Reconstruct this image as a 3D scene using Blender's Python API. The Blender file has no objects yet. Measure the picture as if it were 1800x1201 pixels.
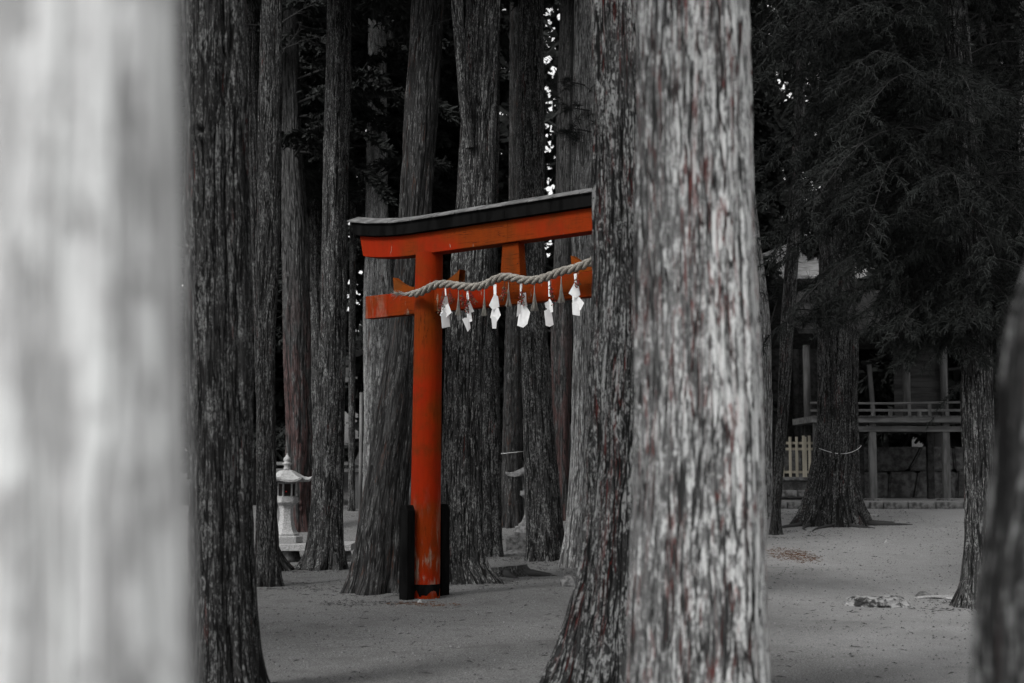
import bpy, bmesh, math, random
import numpy as np
from math import radians, sin, cos, pi, atan2, sqrt
from mathutils import Vector, Matrix
random.seed(4); RNG = np.random.default_rng(11)
S = bpy.context.scene
C = S.collection

# ------------------------------------------------------------------ camera
F = 2500.0                      # focal length in photo pixels (1800 px = 36 mm -> 50 mm)
CAMZ = 1.5
PITCH = math.atan(219.5 / F)
cd = bpy.data.cameras.new('camera'); cam = bpy.data.objects.new('camera', cd); C.objects.link(cam)
cam.location = (0, 0, CAMZ); cam.rotation_euler = (radians(90) + PITCH, 0, 0)
cd.sensor_width = 36; cd.lens = 50; cd.clip_end = 600; cd.clip_start = 0.05
cd.dof.use_dof = True; cd.dof.focus_distance = 17.0; cd.dof.aperture_fstop = 2.4
S.camera = cam
# ------------------------------------------------------------------ world, sun, exposure
SUN_EL, SUN_AZ = radians(46), radians(-138)     # azimuth from +Y, negative = left
w = bpy.data.worlds.new('World'); S.world = w; w.use_nodes = True
nt = w.node_tree; bg = nt.nodes['Background']
sky = nt.nodes.new('ShaderNodeTexSky'); sky.sky_type = 'NISHITA'; sky.sun_disc = False
sky.sun_elevation = SUN_EL; sky.sun_rotation = SUN_AZ; sky.dust_density = 3
hs = nt.nodes.new('ShaderNodeHueSaturation'); hs.inputs['Saturation'].default_value = 0.0
nt.links.new(sky.outputs[0], hs.inputs['Color']); nt.links.new(hs.outputs[0], bg.inputs[0])
bg.inputs[1].default_value = 0.15
sd = bpy.data.lights.new('sun', 'SUN'); sd.energy = 1.5; sd.angle = radians(14); sd.color = (1, .985, .96)
sun = bpy.data.objects.new('sun', sd); C.objects.link(sun)
tosun = Vector((sin(SUN_AZ) * cos(SUN_EL), cos(SUN_AZ) * cos(SUN_EL), sin(SUN_EL)))
sun.rotation_euler = tosun.to_track_quat('Z', 'Y').to_euler()
sun.location = (0, 0, 30)
vs = S.view_settings; vs.view_transform = 'Standard'; vs.look = 'None'; vs.exposure = 0.9; vs.gamma = 1

# ------------------------------------------------------------------ noise and geometry helpers
def h3(ix, iy, iz, seed):
    h = (ix.astype(np.int64) * 374761393 + iy.astype(np.int64) * 668265263 + iz.astype(np.int64) * 2147483647 + seed * 1274126177) & 0xFFFFFFFF
    h = ((h ^ (h >> 13)) * 1274126177) & 0xFFFFFFFF
    h = ((h ^ (h >> 16)) * 2246822519) & 0xFFFFFFFF
    return ((h ^ (h >> 15)) & 0xFFFFFF) / float(0xFFFFFF)
def vnoise(x, y, z, seed=0):
    x, y, z = np.broadcast_arrays(x, y, z)
    ix, iy, iz = np.floor(x), np.floor(y), np.floor(z)
    fx, fy, fz = x - ix, y - iy, z - iz
    ux, uy, uz = (f * f * (3 - 2 * f) for f in (fx, fy, fz))
    r = 0
    for dx in (0, 1):
        for dy in (0, 1):
            for dz in (0, 1):
                r = r + h3(ix + dx, iy + dy, iz + dz, seed) * np.where(dx, ux, 1 - ux) * np.where(dy, uy, 1 - uy) * np.where(dz, uz, 1 - uz)
    return r
def ss(t):
    t = np.clip(t, 0, 1); return t * t * (3 - 2 * t)

def gz(x, y):
    x = np.asarray(x, float); y = np.asarray(y, float)
    right = ss((x - 0.3) / 2.5)
    z = .62 * ss((y - 14) / 16) * right + .5 * ss((y - 25) / 9) * (1 - right)
    z = z + 8.5 * ss((y - 44) / 36) + 5.0 * ss((np.abs(x) - 26) / 22)
    z = z + .05 * (vnoise(x * .45, y * .45, 0 * x, 3) - .5) + .018 * (vnoise(x * 1.9, y * 1.9, 0 * x, 5) - .5)
    return z

def ray(px, py):
    u = (px - 900) / F; v = (600.5 - py) / F
    d = Vector((u, cos(PITCH) - v * sin(PITCH), sin(PITCH) + v * cos(PITCH)))
    return d
def at(px, py, Y):
    d = ray(px, py); t = Y / d.y
    return Vector((d.x * t, Y, CAMZ + d.z * t))
def ground_at(px, py):
    d = ray(px, py); t = 4.0
    while t < 90:
        p = d * t
        if CAMZ + p.z <= float(gz(p.x, p.y)): return Vector((p.x, p.y, float(gz(p.x, p.y))))
        t += .02
    return Vector((d.x * 30, 30, 0))

def tag(o, label=None, cat=None, group=None, kind=None):
    if label: o['label'] = label
    if cat: o['category'] = cat
    if group: o['group'] = group
    if kind: o['kind'] = kind
    return o
def empty(name, loc, label, cat, group=None, rz=0):
    o = bpy.data.objects.new(name, None); C.objects.link(o); o.location = loc; o.rotation_euler = (0, 0, rz)
    o.empty_display_size = .2
    return tag(o, label, cat, group)
def meshobj(name, verts, faces, mat, parent=None, smooth=False, attrs=None, loc=None):
    """verts in the parent's local space"""
    me = bpy.data.meshes.new(name)
    verts = np.asarray(verts, float).reshape(-1, 3)
    if isinstance(faces, np.ndarray):
        n, k = faces.shape
        me.vertices.add(len(verts)); me.vertices.foreach_set('co', verts.ravel())
        me.loops.add(n * k); me.loops.foreach_set('vertex_index', faces.ravel().astype(np.int32))
        me.polygons.add(n); me.polygons.foreach_set('loop_start', (np.arange(n) * k).astype(np.int32))
        me.update(calc_edges=True)
    else:
        me.from_pydata([tuple(v) for v in verts], [], [tuple(f) for f in faces])
    if smooth: me.polygons.foreach_set('use_smooth', np.ones(len(me.polygons), bool))
    for a, val in (attrs or {}).items():
        if val.ndim == 2:
            at_ = me.attributes.new(a, 'FLOAT_VECTOR', 'POINT'); at_.data.foreach_set('vector', val.astype(np.float32).ravel())
        else:
            at_ = me.attributes.new(a, 'FLOAT', 'POINT'); at_.data.foreach_set('value', val.astype(np.float32).ravel())
    for m in (mat if isinstance(mat, (list, tuple)) else [mat]): me.materials.append(m)
    o = bpy.data.objects.new(name, me); C.objects.link(o)
    if parent: o.parent = parent
    if loc is not None: o.location = loc
    return o
def bmobj(name, bm, mat, parent=None, smooth=False, loc=None, bevel=0):
    me = bpy.data.meshes.new(name); bmesh.ops.recalc_face_normals(bm, faces=bm.faces); bm.to_mesh(me); bm.free()
    if smooth: me.polygons.foreach_set('use_smooth', np.ones(len(me.polygons), bool))
    me.materials.append(mat)
    o = bpy.data.objects.new(name, me); C.objects.link(o)
    if parent: o.parent = parent
    if loc is not None: o.location = loc
    if bevel:
        b = o.modifiers.new('bevel', 'BEVEL'); b.width = bevel; b.segments = 2; b.limit_method = 'ANGLE'
    return o
def box(bm, c, sz, rot=None, taper=1.0):
    """box centred c with size sz; rot = 3x3 matrix; taper scales the top"""
    vs_ = []
    for z in (-.5, .5):
        k = taper if z > 0 else 1
        for x, y in ((-.5, -.5), (.5, -.5), (.5, .5), (-.5, .5)):
            v = Vector((x * sz[0] * k, y * sz[1] * k, z * sz[2]))
            if rot: v = rot @ v
            vs_.append(bm.verts.new(v + Vector(c)))
    for f in ((0, 3, 2, 1), (4, 5, 6, 7), (0, 1, 5, 4), (1, 2, 6, 5), (2, 3, 7, 6), (3, 0, 4, 7)):
        bm.faces.new([vs_[i] for i in f])
def tube_arrays(pts, rad, n=8, cap=True):
    pts = [Vector(p) for p in pts]; V = []; Fc = []
    up = Vector((0, 0, 1))
    for i, p in enumerate(pts):
        t = (pts[min(i + 1, len(pts) - 1)] - pts[max(i - 1, 0)]).normalized()
        a = t.cross(up)
        if a.length < .1: a = t.cross(Vector((1, 0, 0)))
        a.normalize(); b = a.cross(t)
        r = rad[i] if hasattr(rad, '__len__') else rad
        for k in range(n):
            q = 2 * pi * k / n
            V.append(p + a * (r * cos(q)) + b * (r * sin(q)))
    for i in range(len(pts) - 1):
        for k in range(n):
            Fc.append((i * n + k, i * n + (k + 1) % n, (i + 1) * n + (k + 1) % n, (i + 1) * n + k))
    if cap:
        Fc.append(tuple(range(n))[::-1]); Fc.append(tuple((len(pts) - 1) * n + k for k in range(n)))
    return V, Fc
class MB:
    def __init__(s): s.v = []; s.f = []
    def add(s, V, Fc):
        o = len(s.v); s.v += [tuple(v) for v in V]; s.f += [tuple(i + o for i in f) for f in Fc]
    def tube(s, pts, rad, n=8, cap=True): s.add(*tube_arrays(pts, rad, n, cap))
    def prism(s, ring0, ring1, caps=True):
        n = len(ring0); o = len(s.v); s.v += [tuple(v) for v in ring0] + [tuple(v) for v in ring1]
        for k in range(n): s.f.append((o + k, o + (k + 1) % n, o + n + (k + 1) % n, o + n + k))
        if caps: s.f.append(tuple(o + k for k in range(n))[::-1]); s.f.append(tuple(o + n + k for k in range(n)))
    def lathe(s, prof, n=24, c=(0, 0, 0), rot=0, k=None):
        o = len(s.v)
        for r, z in prof:
            for i in range(n):
                q = rot + 2 * pi * i / n
                s.v.append((c[0] + r * cos(q), c[1] + r * sin(q), c[2] + z))
        for j in range(len(prof) - 1):
            for i in range(n):
                s.f.append((o + j * n + i, o + j * n + (i + 1) % n, o + (j + 1) * n + (i + 1) % n, o + (j + 1) * n + i))
        s.f.append(tuple(o + i for i in range(n))[::-1]); s.f.append(tuple(o + (len(prof) - 1) * n + i for i in range(n)))
    def box(s, c, sz, rot=None, taper=1):
        bm = bmesh.new(); box(bm, c, sz, rot, taper); s.add([v.co for v in bm.verts], [[v.index for v in f.verts] for f in bm.faces] if bm.verts.index_update() is None else []); bm.free()
    def build(s, name, mat, parent=None, smooth=False, loc=None, bevel=0):
        me = bpy.data.meshes.new(name); me.from_pydata(s.v, [], s.f)
        bm = bmesh.new(); bm.from_mesh(me); bmesh.ops.recalc_face_normals(bm, faces=bm.faces); bm.to_mesh(me); bm.free()
        if smooth: me.polygons.foreach_set('use_smooth', np.ones(len(me.polygons), bool))
        me.materials.append(mat)
        o = bpy.data.objects.new(name, me); C.objects.link(o)
        if parent: o.parent = parent
        if loc is not None: o.location = loc
        if bevel:
            b = o.modifiers.new('bevel', 'BEVEL'); b.width = bevel; b.segments = 2; b.limit_method = 'ANGLE'
        return o

# ------------------------------------------------------------------ materials
class NT:
    def __init__(s, name):
        s.m = bpy.data.materials.new(name); s.m.use_nodes = True; s.t = s.m.node_tree; s.b = s.t.nodes['Principled BSDF']
        s.b.inputs['Specular IOR Level'].default_value = .25; s.b.inputs['Roughness'].default_value = .85
    def n(s, ty, **kw):
        nd = s.t.nodes.new(ty)
        for k, v in kw.items():
            if k.startswith('i_'): nd.inputs[k[2:]].default_value = v
            else: setattr(nd, k, v)
        return nd
    def l(s, a, b): s.t.links.new(a, b)
    def coord(s, attr=None, scale=(1, 1, 1), off=(0, 0, 0)):
        if attr: a = s.n('ShaderNodeAttribute', attribute_name=attr).outputs['Vector']
        else: a = s.n('ShaderNodeTexCoord').outputs['Object']
        mp = s.n('ShaderNodeMapping'); mp.inputs['Scale'].default_value = scale; mp.inputs['Location'].default_value = off
        s.l(a, mp.inputs[0]); return mp.outputs[0]
    def noise(s, vec, scale=1, detail=4, rough=.55, dist=0):
        nd = s.n('ShaderNodeTexNoise'); s.l(vec, nd.inputs['Vector'])
        nd.inputs['Scale'].default_value = scale; nd.inputs['Detail'].default_value = detail
        nd.inputs['Roughness'].default_value = rough; nd.inputs['Distortion'].default_value = dist
        return nd.outputs['Fac']
    def mr(s, v, a, b, c=0, d=1):
        nd = s.n('ShaderNodeMapRange', interpolation_type='SMOOTHSTEP'); s.l(v, nd.inputs[0])
        for i, k in zip((1, 2, 3, 4), (a, b, c, d)): nd.inputs[i].default_value = k
        return nd.outputs[0]
    def math(s, op, a, b=None):
        nd = s.n('ShaderNodeMath', operation=op)
        for i, v in enumerate((a, b)):
            if v is None: continue
            if isinstance(v, (int, float)): nd.inputs[i].default_value = v
            else: s.l(v, nd.inputs[i])
        return nd.outputs[0]
    def mix(s, f, a, b):
        nd = s.n('ShaderNodeMix', data_type='RGBA')
        if isinstance(f, (int, float)): nd.inputs[0].default_value = f
        else: s.l(f, nd.inputs[0])
        for i, v in ((6, a), (7, b)):
            if isinstance(v, tuple): nd.inputs[i].default_value = v if len(v) == 4 else (*v, 1)
            elif isinstance(v, (int, float)): nd.inputs[i].default_value = (v, v, v, 1)
            else: s.l(v, nd.inputs[i])
        return nd.outputs[2]
    def bump(s, h, dist, strength=1):
        nd = s.n('ShaderNodeBump'); nd.inputs['Strength'].default_value = strength; nd.inputs['Distance'].default_value = dist
        s.l(h, nd.inputs['Height']); s.l(nd.outputs[0], s.b.inputs['Normal'])
    def col(s, c):
        if isinstance(c, tuple): s.b.inputs['Base Color'].default_value = (*c, 1)
        else: s.l(c, s.b.inputs['Base Color'])

def bark_mat(name, dark, mid, light, lich, lich_c, red=.1, redc=(.07, .018, .016), seed=0, freq=1.0, lichscale=1.0, redz=None, bump=.012, side=0.0, lz=11, soft=.14):
    """furrowed cedar bark in metres along the straightened trunk; red = share of furrows that show reddish inner bark"""
    m = NT(name)
    a = 'bark'
    f1 = m.noise(m.coord(a, (95 * freq, 95 * freq, 6.0 * freq), (seed, 0, 0)), 1, 3, .6)
    f2 = m.noise(m.coord(a, (26 * freq, 26 * freq, 1.6 * freq), (seed * 2, 3, 0)), 1, 2, .5, .3)
    f3 = m.noise(m.coord(a, (2.6, 2.6, .9), (0, seed, 0)), 1, 3)
    plate = m.noise(m.coord(a, (42 * freq, 42 * freq, 11 * freq), (0, 5, seed)), 1, 3, .65)
    crack = m.mr(m.math('ABSOLUTE', m.math('SUBTRACT', f2, .5)), .0, .055)
    gr = m.n('ShaderNodeAttribute', attribute_name='groove').outputs['Fac']
    c = m.mix(m.mr(f1, .30, .70), (mid * .55,) * 3, (light,) * 3)
    c = m.mix(m.mr(f3, .35, .65), c, m.mix(.40, c, (mid * .5,) * 3))
    c = m.mix(m.mr(plate, .40, .60), m.mix(.55, c, (dark * 1.6,) * 3), c)
    lv = m.noise(m.coord(a, (58 * lichscale, 58 * lichscale, lz * lichscale), (seed, 1, 7)), 1, 4, .62, .25)
    lm = m.noise(m.coord(a, (11, 11, 2.6), (3, seed, 2)), 1, 3)
    lsum = m.math('ADD', lv, m.math('MULTIPLY', m.math('SUBTRACT', lm, .5), .5))
    spk = m.noise(m.coord(a, (88 * lichscale, 88 * lichscale, 40 * lichscale), (5, seed, 3)), 1, 2, .6)
    lsum = m.math('ADD', lsum, m.math('MULTIPLY', m.math('SUBTRACT', spk, .5), .42))
    if side:
        xx = m.n('ShaderNodeSeparateXYZ'); m.l(m.coord('side'), xx.inputs[0])
        lsum = m.math('ADD', lsum, m.math('MULTIPLY', xx.outputs[0], side))  # lichen thickened towards the right, standing in for light from that side
    lf = m.mr(lsum, .67 - soft / 2 - lich * .3, .67 + soft / 2 - lich * .3)
    c = m.mix(lf, c, m.mix(m.mr(f1, .3, .7), (lich_c * .75,) * 3, (lich_c * .98, lich_c, lich_c * .99)))
    ck = m.mr(m.math('ADD', crack, m.math('MULTIPLY', gr, -.55)), .0, .7)
    rn = m.noise(m.coord(a, (9, 9, 1.6), (seed + 4, 8, 1)), 1, 3)
    rf = m.mr(rn, .62 - red * .4, .70 - red * .35)
    if redz:
        zz = m.n('ShaderNodeSeparateXYZ'); m.l(m.coord(a), zz.inputs[0])
        rf = m.math('MULTIPLY', rf, m.mr(zz.outputs[2], redz[1], redz[0]))
        c = m.mix(m.math('MULTIPLY', rf, .5), c, redc)
    c = m.mix(ck, (dark,) * 3, c)
    tl = m.noise(m.coord(a, (52 * freq, 52 * freq, 2.6 * freq), (2, seed, 6)), 1, 2, .5, .5)
    c = m.mix(m.math('MULTIPLY', m.mr(m.math('ABSOLUTE', m.math('SUBTRACT', tl, .5)), .004, .030, 1, 0), .65), c, (dark * 1.4,) * 3)
    # thin reddish lines where the outer bark has split
    rl = m.noise(m.coord(a, (30 * lichscale, 30 * lichscale, 1.9), (seed + 9, 2, 5)), 1, 2, .5, .3)
    line = m.mr(m.math('ABSOLUTE', m.math('SUBTRACT', rl, .5)), .004, .020, 1, 0)
    c = m.mix(m.math('MULTIPLY', m.math('MULTIPLY', line, rf), .8), c, redc)
    m.col(c)
    h = m.math('ADD', m.math('MULTIPLY', ck, .8), m.math('ADD', m.math('MULTIPLY', f1, .6), m.math('MULTIPLY', plate, .5)))
    m.bump(h, bump)
    m.b.inputs['Roughness'].default_value = .95; m.b.inputs['Specular IOR Level'].default_value = .1
    return m.m
M = {}
M['bark_dark'] = bark_mat('dark bark', .006, .026, .055, .34, .13, .04, seed=1, lz=17, soft=.12, freq=1.25, lichscale=1.45)
M['bark_mid'] = bark_mat('grey bark', .007, .036, .080, .34, .17, .03, seed=5, lz=18, soft=.10, lichscale=1.1)
M['bark_warm'] = bark_mat('grey brown bark', .008, .028, .052, .16, .10, .22, (.045, .024, .018), seed=9)
M['bark_pale'] = bark_mat('pale grey bark', .05, .18, .30, .40, .38, .06, (.10, .05, .04), seed=13)
M['bark_red'] = bark_mat('reddish bark', .012, .05, .085, .1, .13, .50, (.062, .026, .024), seed=17, redz=(2.6, 6.0))
M['bark_back'] = bark_mat('near dark bark', .008, .038, .085, .44, .25, .34, (.075, .012, .010), seed=21, bump=.012, freq=1.3, lichscale=1.25, lz=16, soft=.13)
M['bark_front'] = bark_mat('near pale lichen bark', .03, .16, .32, .58, .64, .50, (.14, .038, .034), seed=25, freq=1.65, lichscale=1.22, side=.085, lz=11, soft=.18)
M['bark_near'] = bark_mat('silver bark', .40, .44, .52, .66, .92, 0, (.1, .1, .1), seed=31, freq=1.1, lichscale=.55, lz=26, soft=.10)
M['bark_stump'] = bark_mat('stump bark', .012, .045, .08, .2, .14, .05, seed=35)
def leaf_mat(name, a, b):
    m = NT(name); n = m.noise(m.coord(None, (1.2, 1.2, 1.2)), 1, 3)
    n2 = m.noise(m.coord(None, (14, 14, 14)), 1, 2)
    c = m.mix(m.mr(n, .35, .65), a, b); c = m.mix(m.mr(n2, .3, .7), m.mix(.5, c, a), c)
    m.col(c); m.b.inputs['Roughness'].default_value = .8; m.b.inputs['Specular IOR Level'].default_value = .15
    return m.m
M['leaf'] = leaf_mat('dark cedar foliage', (.007, .0075, .0072), (.020, .022, .021))
M['leaf_near'] = leaf_mat('grey cedar sprays', (.008, .009, .0088), (.021, .0235, .022))
M['twig'] = leaf_mat('twig bark', (.010, .010, .010), (.032, .032, .032))

m = NT('gravelly sand')
v = m.coord()
n1 = m.noise(v, 130, 3, .8); n2 = m.noise(v, 30, 4, .7); n3 = m.noise(v, .7, 4, .55); n4 = m.noise(m.coord(None, (2.3, 2.6, 1)), 1, 5, .65)
vo = m.n('ShaderNodeTexVoronoi'); vo.inputs['Scale'].default_value = 55; m.l(v, vo.inputs['Vector'])
c = m.mix(m.mr(n1, .44, .56), (.030, .030, .030), (.215, .215, .215))
c = m.mix(m.mr(n2, .35, .65), m.mix(.5, c, (.09, .09, .09)), c)
c = m.mix(m.mr(n3, .36, .62), m.mix(.50, c, (.05, .049, .048)), c)
n6 = m.noise(v, 5.5, 5, .7); c = m.mix(m.mr(n6, .35, .66), m.mix(.35, c, (.05, .05, .05)), m.mix(.12, c, (.25, .25, .25)))
n5 = m.noise(v, 75, 2, .75); c = m.mix(m.mr(n5, .38, .62), m.mix(.62, c, (.03, .03, .03)), m.mix(.42, c, (.32, .32, .32)))
c = m.mix(m.mr(n4, .50, .72), c, m.mix(.30, c, (.07, .068, .066)))
c = m.mix(m.mr(vo.outputs['Distance'], .10, .16), (.26, .26, .26), c)
damp = m.noise(m.coord(None, (1, 1, 1), (4, 2, 0)), 1.3, 6, .68); c = m.mix(m.mr(damp, .50, .66, 0, .38), c, (.045, .044, .043))
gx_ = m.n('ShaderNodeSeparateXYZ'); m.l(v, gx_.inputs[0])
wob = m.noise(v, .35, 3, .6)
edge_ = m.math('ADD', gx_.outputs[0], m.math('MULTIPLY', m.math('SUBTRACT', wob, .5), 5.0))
c = m.mix(m.mr(edge_, 1.2, 4.6), m.mix(.22, c, (.03, .03, .03)), m.mix(.24, c, (.42, .42, .42)))  # brighter light of the right clearing and shade at left put into the sand colour
m.col(c)
m.bump(m.math('ADD', m.math('MULTIPLY', n1, .5), n2), .012, .7); m.b.inputs['Roughness'].default_value = .95
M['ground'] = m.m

def simple(name, a, b, sc=12, rough=.8, bump=.003, stretch=(1, 1, 1), detail=4, lo=.35, hi=.65, spec=.12):
    m = NT(name); n = m.noise(m.coord(None, stretch), sc, detail, .6)
    m.col(m.mix(m.mr(n, lo, hi), a, b)); m.b.inputs['Roughness'].default_value = rough
    if bump: m.bump(n, bump)
    m.b.inputs['Specular IOR Level'].default_value = spec
    return m.m
g = lambda x: (x, x, x)
M['granite'] = simple('pale granite', g(.17), g(.35), 60, .8, .002)
M['granite_dark'] = simple('weathered stone', g(.05), g(.14), 14, .9, .01)
M['lantern_old'] = simple('old lantern stone', g(.09), g(.20), 18, .85, .004)
M['rock'] = simple('mossy rock', g(.025), g(.24), 11, .9, .03, detail=6, lo=.42, hi=.58)
M['wall_stone'] = simple('dark wall boulder', g(.03), g(.08), 7, .9, .02)
M['kerb_stone'] = simple('kerb stone', g(.05), g(.16), 8, .9, .01)
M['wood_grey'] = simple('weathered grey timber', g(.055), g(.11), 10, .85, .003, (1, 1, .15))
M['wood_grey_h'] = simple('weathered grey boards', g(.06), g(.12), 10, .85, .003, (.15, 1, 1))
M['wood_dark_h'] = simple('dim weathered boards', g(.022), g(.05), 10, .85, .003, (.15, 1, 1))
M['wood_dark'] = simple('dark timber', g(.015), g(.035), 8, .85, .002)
M['wood_pale'] = simple('pale new timber', (.20, .185, .15), (.29, .27, .22), 10, .8, .001, (1, 1, .15))
M['roofing'] = simple('pale grey roofing', g(.16), g(.34), 3, .7, .004, (1, 4, 4), 5)
M['paper'] = simple('white folded paper', g(.55), g(.66), 8, .7, 0)
M['straw'] = simple('straw fibre', (.10, .095, .085), (.20, .19, .17), 60, .9, .001, (1, 1, .08))
M['berry'] = simple('dried berries', (.10, .02, .015), (.22, .03, .03), 30, .7, 0)
M['sprig_leaf'] = simple('dried sprig leaves', (.05, .045, .03), (.12, .09, .05), 20, .8, 0)
M['black_paint'] = simple('worn black paint', g(.002), g(.006), 9, .9, .001, (1, 1, .2), spec=.03)
M['blade'] = simple('white metal bolt', g(.6), g(.7), 5, .4, 0)
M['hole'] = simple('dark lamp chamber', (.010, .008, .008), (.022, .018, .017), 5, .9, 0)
M['red_glow'] = simple('red amulet', (.5, .03, .03), (.6, .05, .04), 5, .6, 0)
M['copper'] = simple('grey sheet metal cap', g(.06), g(.15), 6, .7, .002, (1, 1, 1), 5)
# rope: twisted straw
m = NT('straw rope'); n = m.noise(m.coord(), 90, 3, .7); n2 = m.noise(m.coord(), 14, 2)
m.col(m.mix(m.mr(n, .3, .7), (.09, .082, .072), m.mix(m.mr(n2, .4, .6), (.24, .225, .20), (.34, .32, .285)))); m.bump(n, .006); M['rope'] = m.m
# vermilion paint with wear
def red_paint(name, wearlo, wearhi, zfade=None, scuff=(.20, .17, .13), stretch=(5, 5, 1.2)):
    m = NT(name); v = m.coord(None, stretch)
    n = m.noise(v, 2.2, 6, .65); big = m.noise(m.coord(), 1.1, 2)
    c = m.mix(m.mr(big, .38, .62), (.20, .0115, .0006), (.135, .023, .001))
    fine = m.noise(m.coord(None, (30, 30, 4)), 1, 4); c = m.mix(m.mr(fine, .3, .75), m.mix(.22, c, (.08, .006, .001)), c)
    f = m.mr(n, wearlo, wearhi)
    if zfade:
        zz = m.n('ShaderNodeSeparateXYZ'); m.l(m.coord(), zz.inputs[0])
        f = m.math('MULTIPLY', f, m.mr(zz.outputs[2], zfade[0], zfade[1], 1, 0))
    c = m.mix(m.math('MULTIPLY', f, .75), c, scuff)
    gl_ = m.noise(m.coord(None, (1.1, 26, 26) if zfade is None else (22, 22, 1.0)), 1.6, 3, .5, .3)
    c = m.mix(m.math('MULTIPLY', m.mr(m.math('ABSOLUTE', m.math('SUBTRACT', gl_, .5)), .004, .016, 1, 0), m.mr(big, .45, .60)), c, (.035, .006, .001))
    dirt = m.noise(m.coord(None, (2, 2, 2)), 1.7, 5, .7); c = m.mix(m.mr(dirt, .45, .72, 0, .60), c, (.06, .018, .003))
    m.col(c); m.b.inputs['Roughness'].default_value = .75; m.b.inputs['Specular IOR Level'].default_value = .06
    m.bump(m.math('ADD', n, fine), .002)
    return m.m
M['red'] = red_paint('vermilion paint', .64, .70)
M['red_pillar'] = red_paint('vermilion paint worn low', .50, .66, (.25, 1.45))
M['red_end'] = red_paint('vermilion paint bleached', .40, .70, None, (.20, .10, .07), (6, 6, 1.5))
M['red_top'] = simple('weathered orange wedge paint', (.14, .030, .003), (.10, .028, .005), 7, .8, .002, spec=.05)

# ------------------------------------------------------------------ ground
xs = np.concatenate([np.linspace(-160, -14, 40), np.arange(-13.8, 13.8, .18), np.linspace(14, 160, 40)])
ys = np.concatenate([np.linspace(-60, 6, 30), np.arange(6.2, 42, .18), np.linspace(42.5, 260, 90)])
X, Y = np.meshgrid(xs, ys); Z = gz(X, Y)
Z = Z + .012 * (vnoise(X * 4.5, Y * 4.5, 0 * X, 8) - .5)
nx, ny = len(xs), len(ys)
idx = np.arange(nx * ny).reshape(ny, nx)
fc = np.stack([idx[:-1, :-1], idx[:-1, 1:], idx[1:, 1:], idx[1:, :-1]], -1).reshape(-1, 4)
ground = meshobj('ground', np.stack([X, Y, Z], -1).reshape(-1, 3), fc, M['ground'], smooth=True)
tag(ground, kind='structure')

# ------------------------------------------------------------------ trees
def branch_leaves(rng, segs, n, leaf_l, leaf_w, spread, droop, tmin=.15):
    """leaf strips along straight branch segments. segs: (start, end, sag)"""
    k = len(segs); st = np.array([s[0] for s in segs]); en = np.array([s[1] for s in segs]); sag = np.array([s[2] for s in segs])
    L = np.linalg.norm(en - st, axis=1); p = L / L.sum()
    i = rng.choice(k, n, p=p); t = tmin + (1 - tmin) * rng.random(n) ** .8
    d = (en - st)[i]; Lb = L[i]; dn = d / Lb[:, None]
    pos = st[i] + d * t[:, None]; pos[:, 2] -= sag[i] * t ** 2
    side = np.stack([-dn[:, 1], dn[:, 0], np.zeros(n)], 1); side /= np.linalg.norm(side, axis=1)[:, None] + 1e-6
    s = (rng.random(n) * 2 - 1)
    wid = spread * Lb * (1.15 - t)
    off = s * wid
    # cluster along sub-branches so gaps appear
    pos = pos + side * off[:, None] + dn * (np.abs(off) * .5)[:, None]
    pos[:, 2] += -np.abs(off) * .25 - rng.random(n) * .12 * droop * leaf_l * 4
    dr = dn * .6 + side * np.sign(s)[:, None] * .7 + rng.normal(0, .35, (n, 3)); dr[:, 2] -= droop * (.4 + rng.random(n))
    dr /= np.linalg.norm(dr, axis=1)[:, None]
    nn = np.cross(dr, rng.normal(0, 1, (n, 3))); nn /= np.linalg.norm(nn, axis=1)[:, None] + 1e-6
    ll = leaf_l * (.6 + .8 * rng.random(n))[:, None]; ww = leaf_w * (.6 + .8 * rng.random(n))[:, None]
    a = pos; b = pos + dr * ll
    V = np.stack([a - nn * ww * .5, a + nn * ww * .5, b + nn * ww * .22, b - nn * ww * .22], 1).reshape(-1, 3)
    return V
def make_crown(name, seed, z0, z1, r0, r1, nb, n, leaf_l, leaf_w, droop=.5, spread=.35, wood=.03, mat=None):
    """returns mesh: branches (slot 1) and foliage (slot 0), local to the tree base"""
    rng = np.random.default_rng(seed); segs = []; mb = MB()
    for i in range(nb):
        u = (i + rng.random()) / nb; z = z0 + (z1 - z0) * u
        L = (r0 + (r1 - r0) * u) * (.65 + .6 * rng.random()); az = rng.random() * 2 * pi
        e = np.array([cos(az) * L, sin(az) * L, z + L * (.05 + .25 * rng.random())])
        s = np.array([cos(az) * .08, sin(az) * .08, z]); sg = L * (.25 + .35 * rng.random())
        segs.append((s, e, sg))
        pts = []
        for t in (0, .3, .6, .85, 1):
            q = s + (e - s) * t; pts.append((q[0], q[1], q[2] - sg * t * t))
        mb.tube(pts, [wood * (1.05 - t) for t in (0, .3, .6, .85, 1)], 4, False)
    V = branch_leaves(rng, segs, n, leaf_l, leaf_w, spread, droop)
    o = len(V); wv = np.array(mb.v); wf = np.array(mb.f)
    f0 = np.arange(o).reshape(-1, 4); Fc = np.concatenate([f0, wf + o])
    me = bpy.data.meshes.new(name); VV = np.concatenate([V, wv])
    me.vertices.add(len(VV)); me.vertices.foreach_set('co', VV.ravel())
    me.loops.add(Fc.size); me.loops.foreach_set('vertex_index', Fc.ravel().astype(np.int32))
    me.polygons.add(len(Fc)); me.polygons.foreach_set('loop_start', (np.arange(len(Fc)) * 4).astype(np.int32))
    me.update(calc_edges=True)
    me.materials.append(mat or M['leaf']); me.materials.append(M['twig'])
    mi = np.zeros(len(Fc), np.int32); mi[len(f0):] = 1; me.polygons.foreach_set('material_index', mi)
    return me
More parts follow.
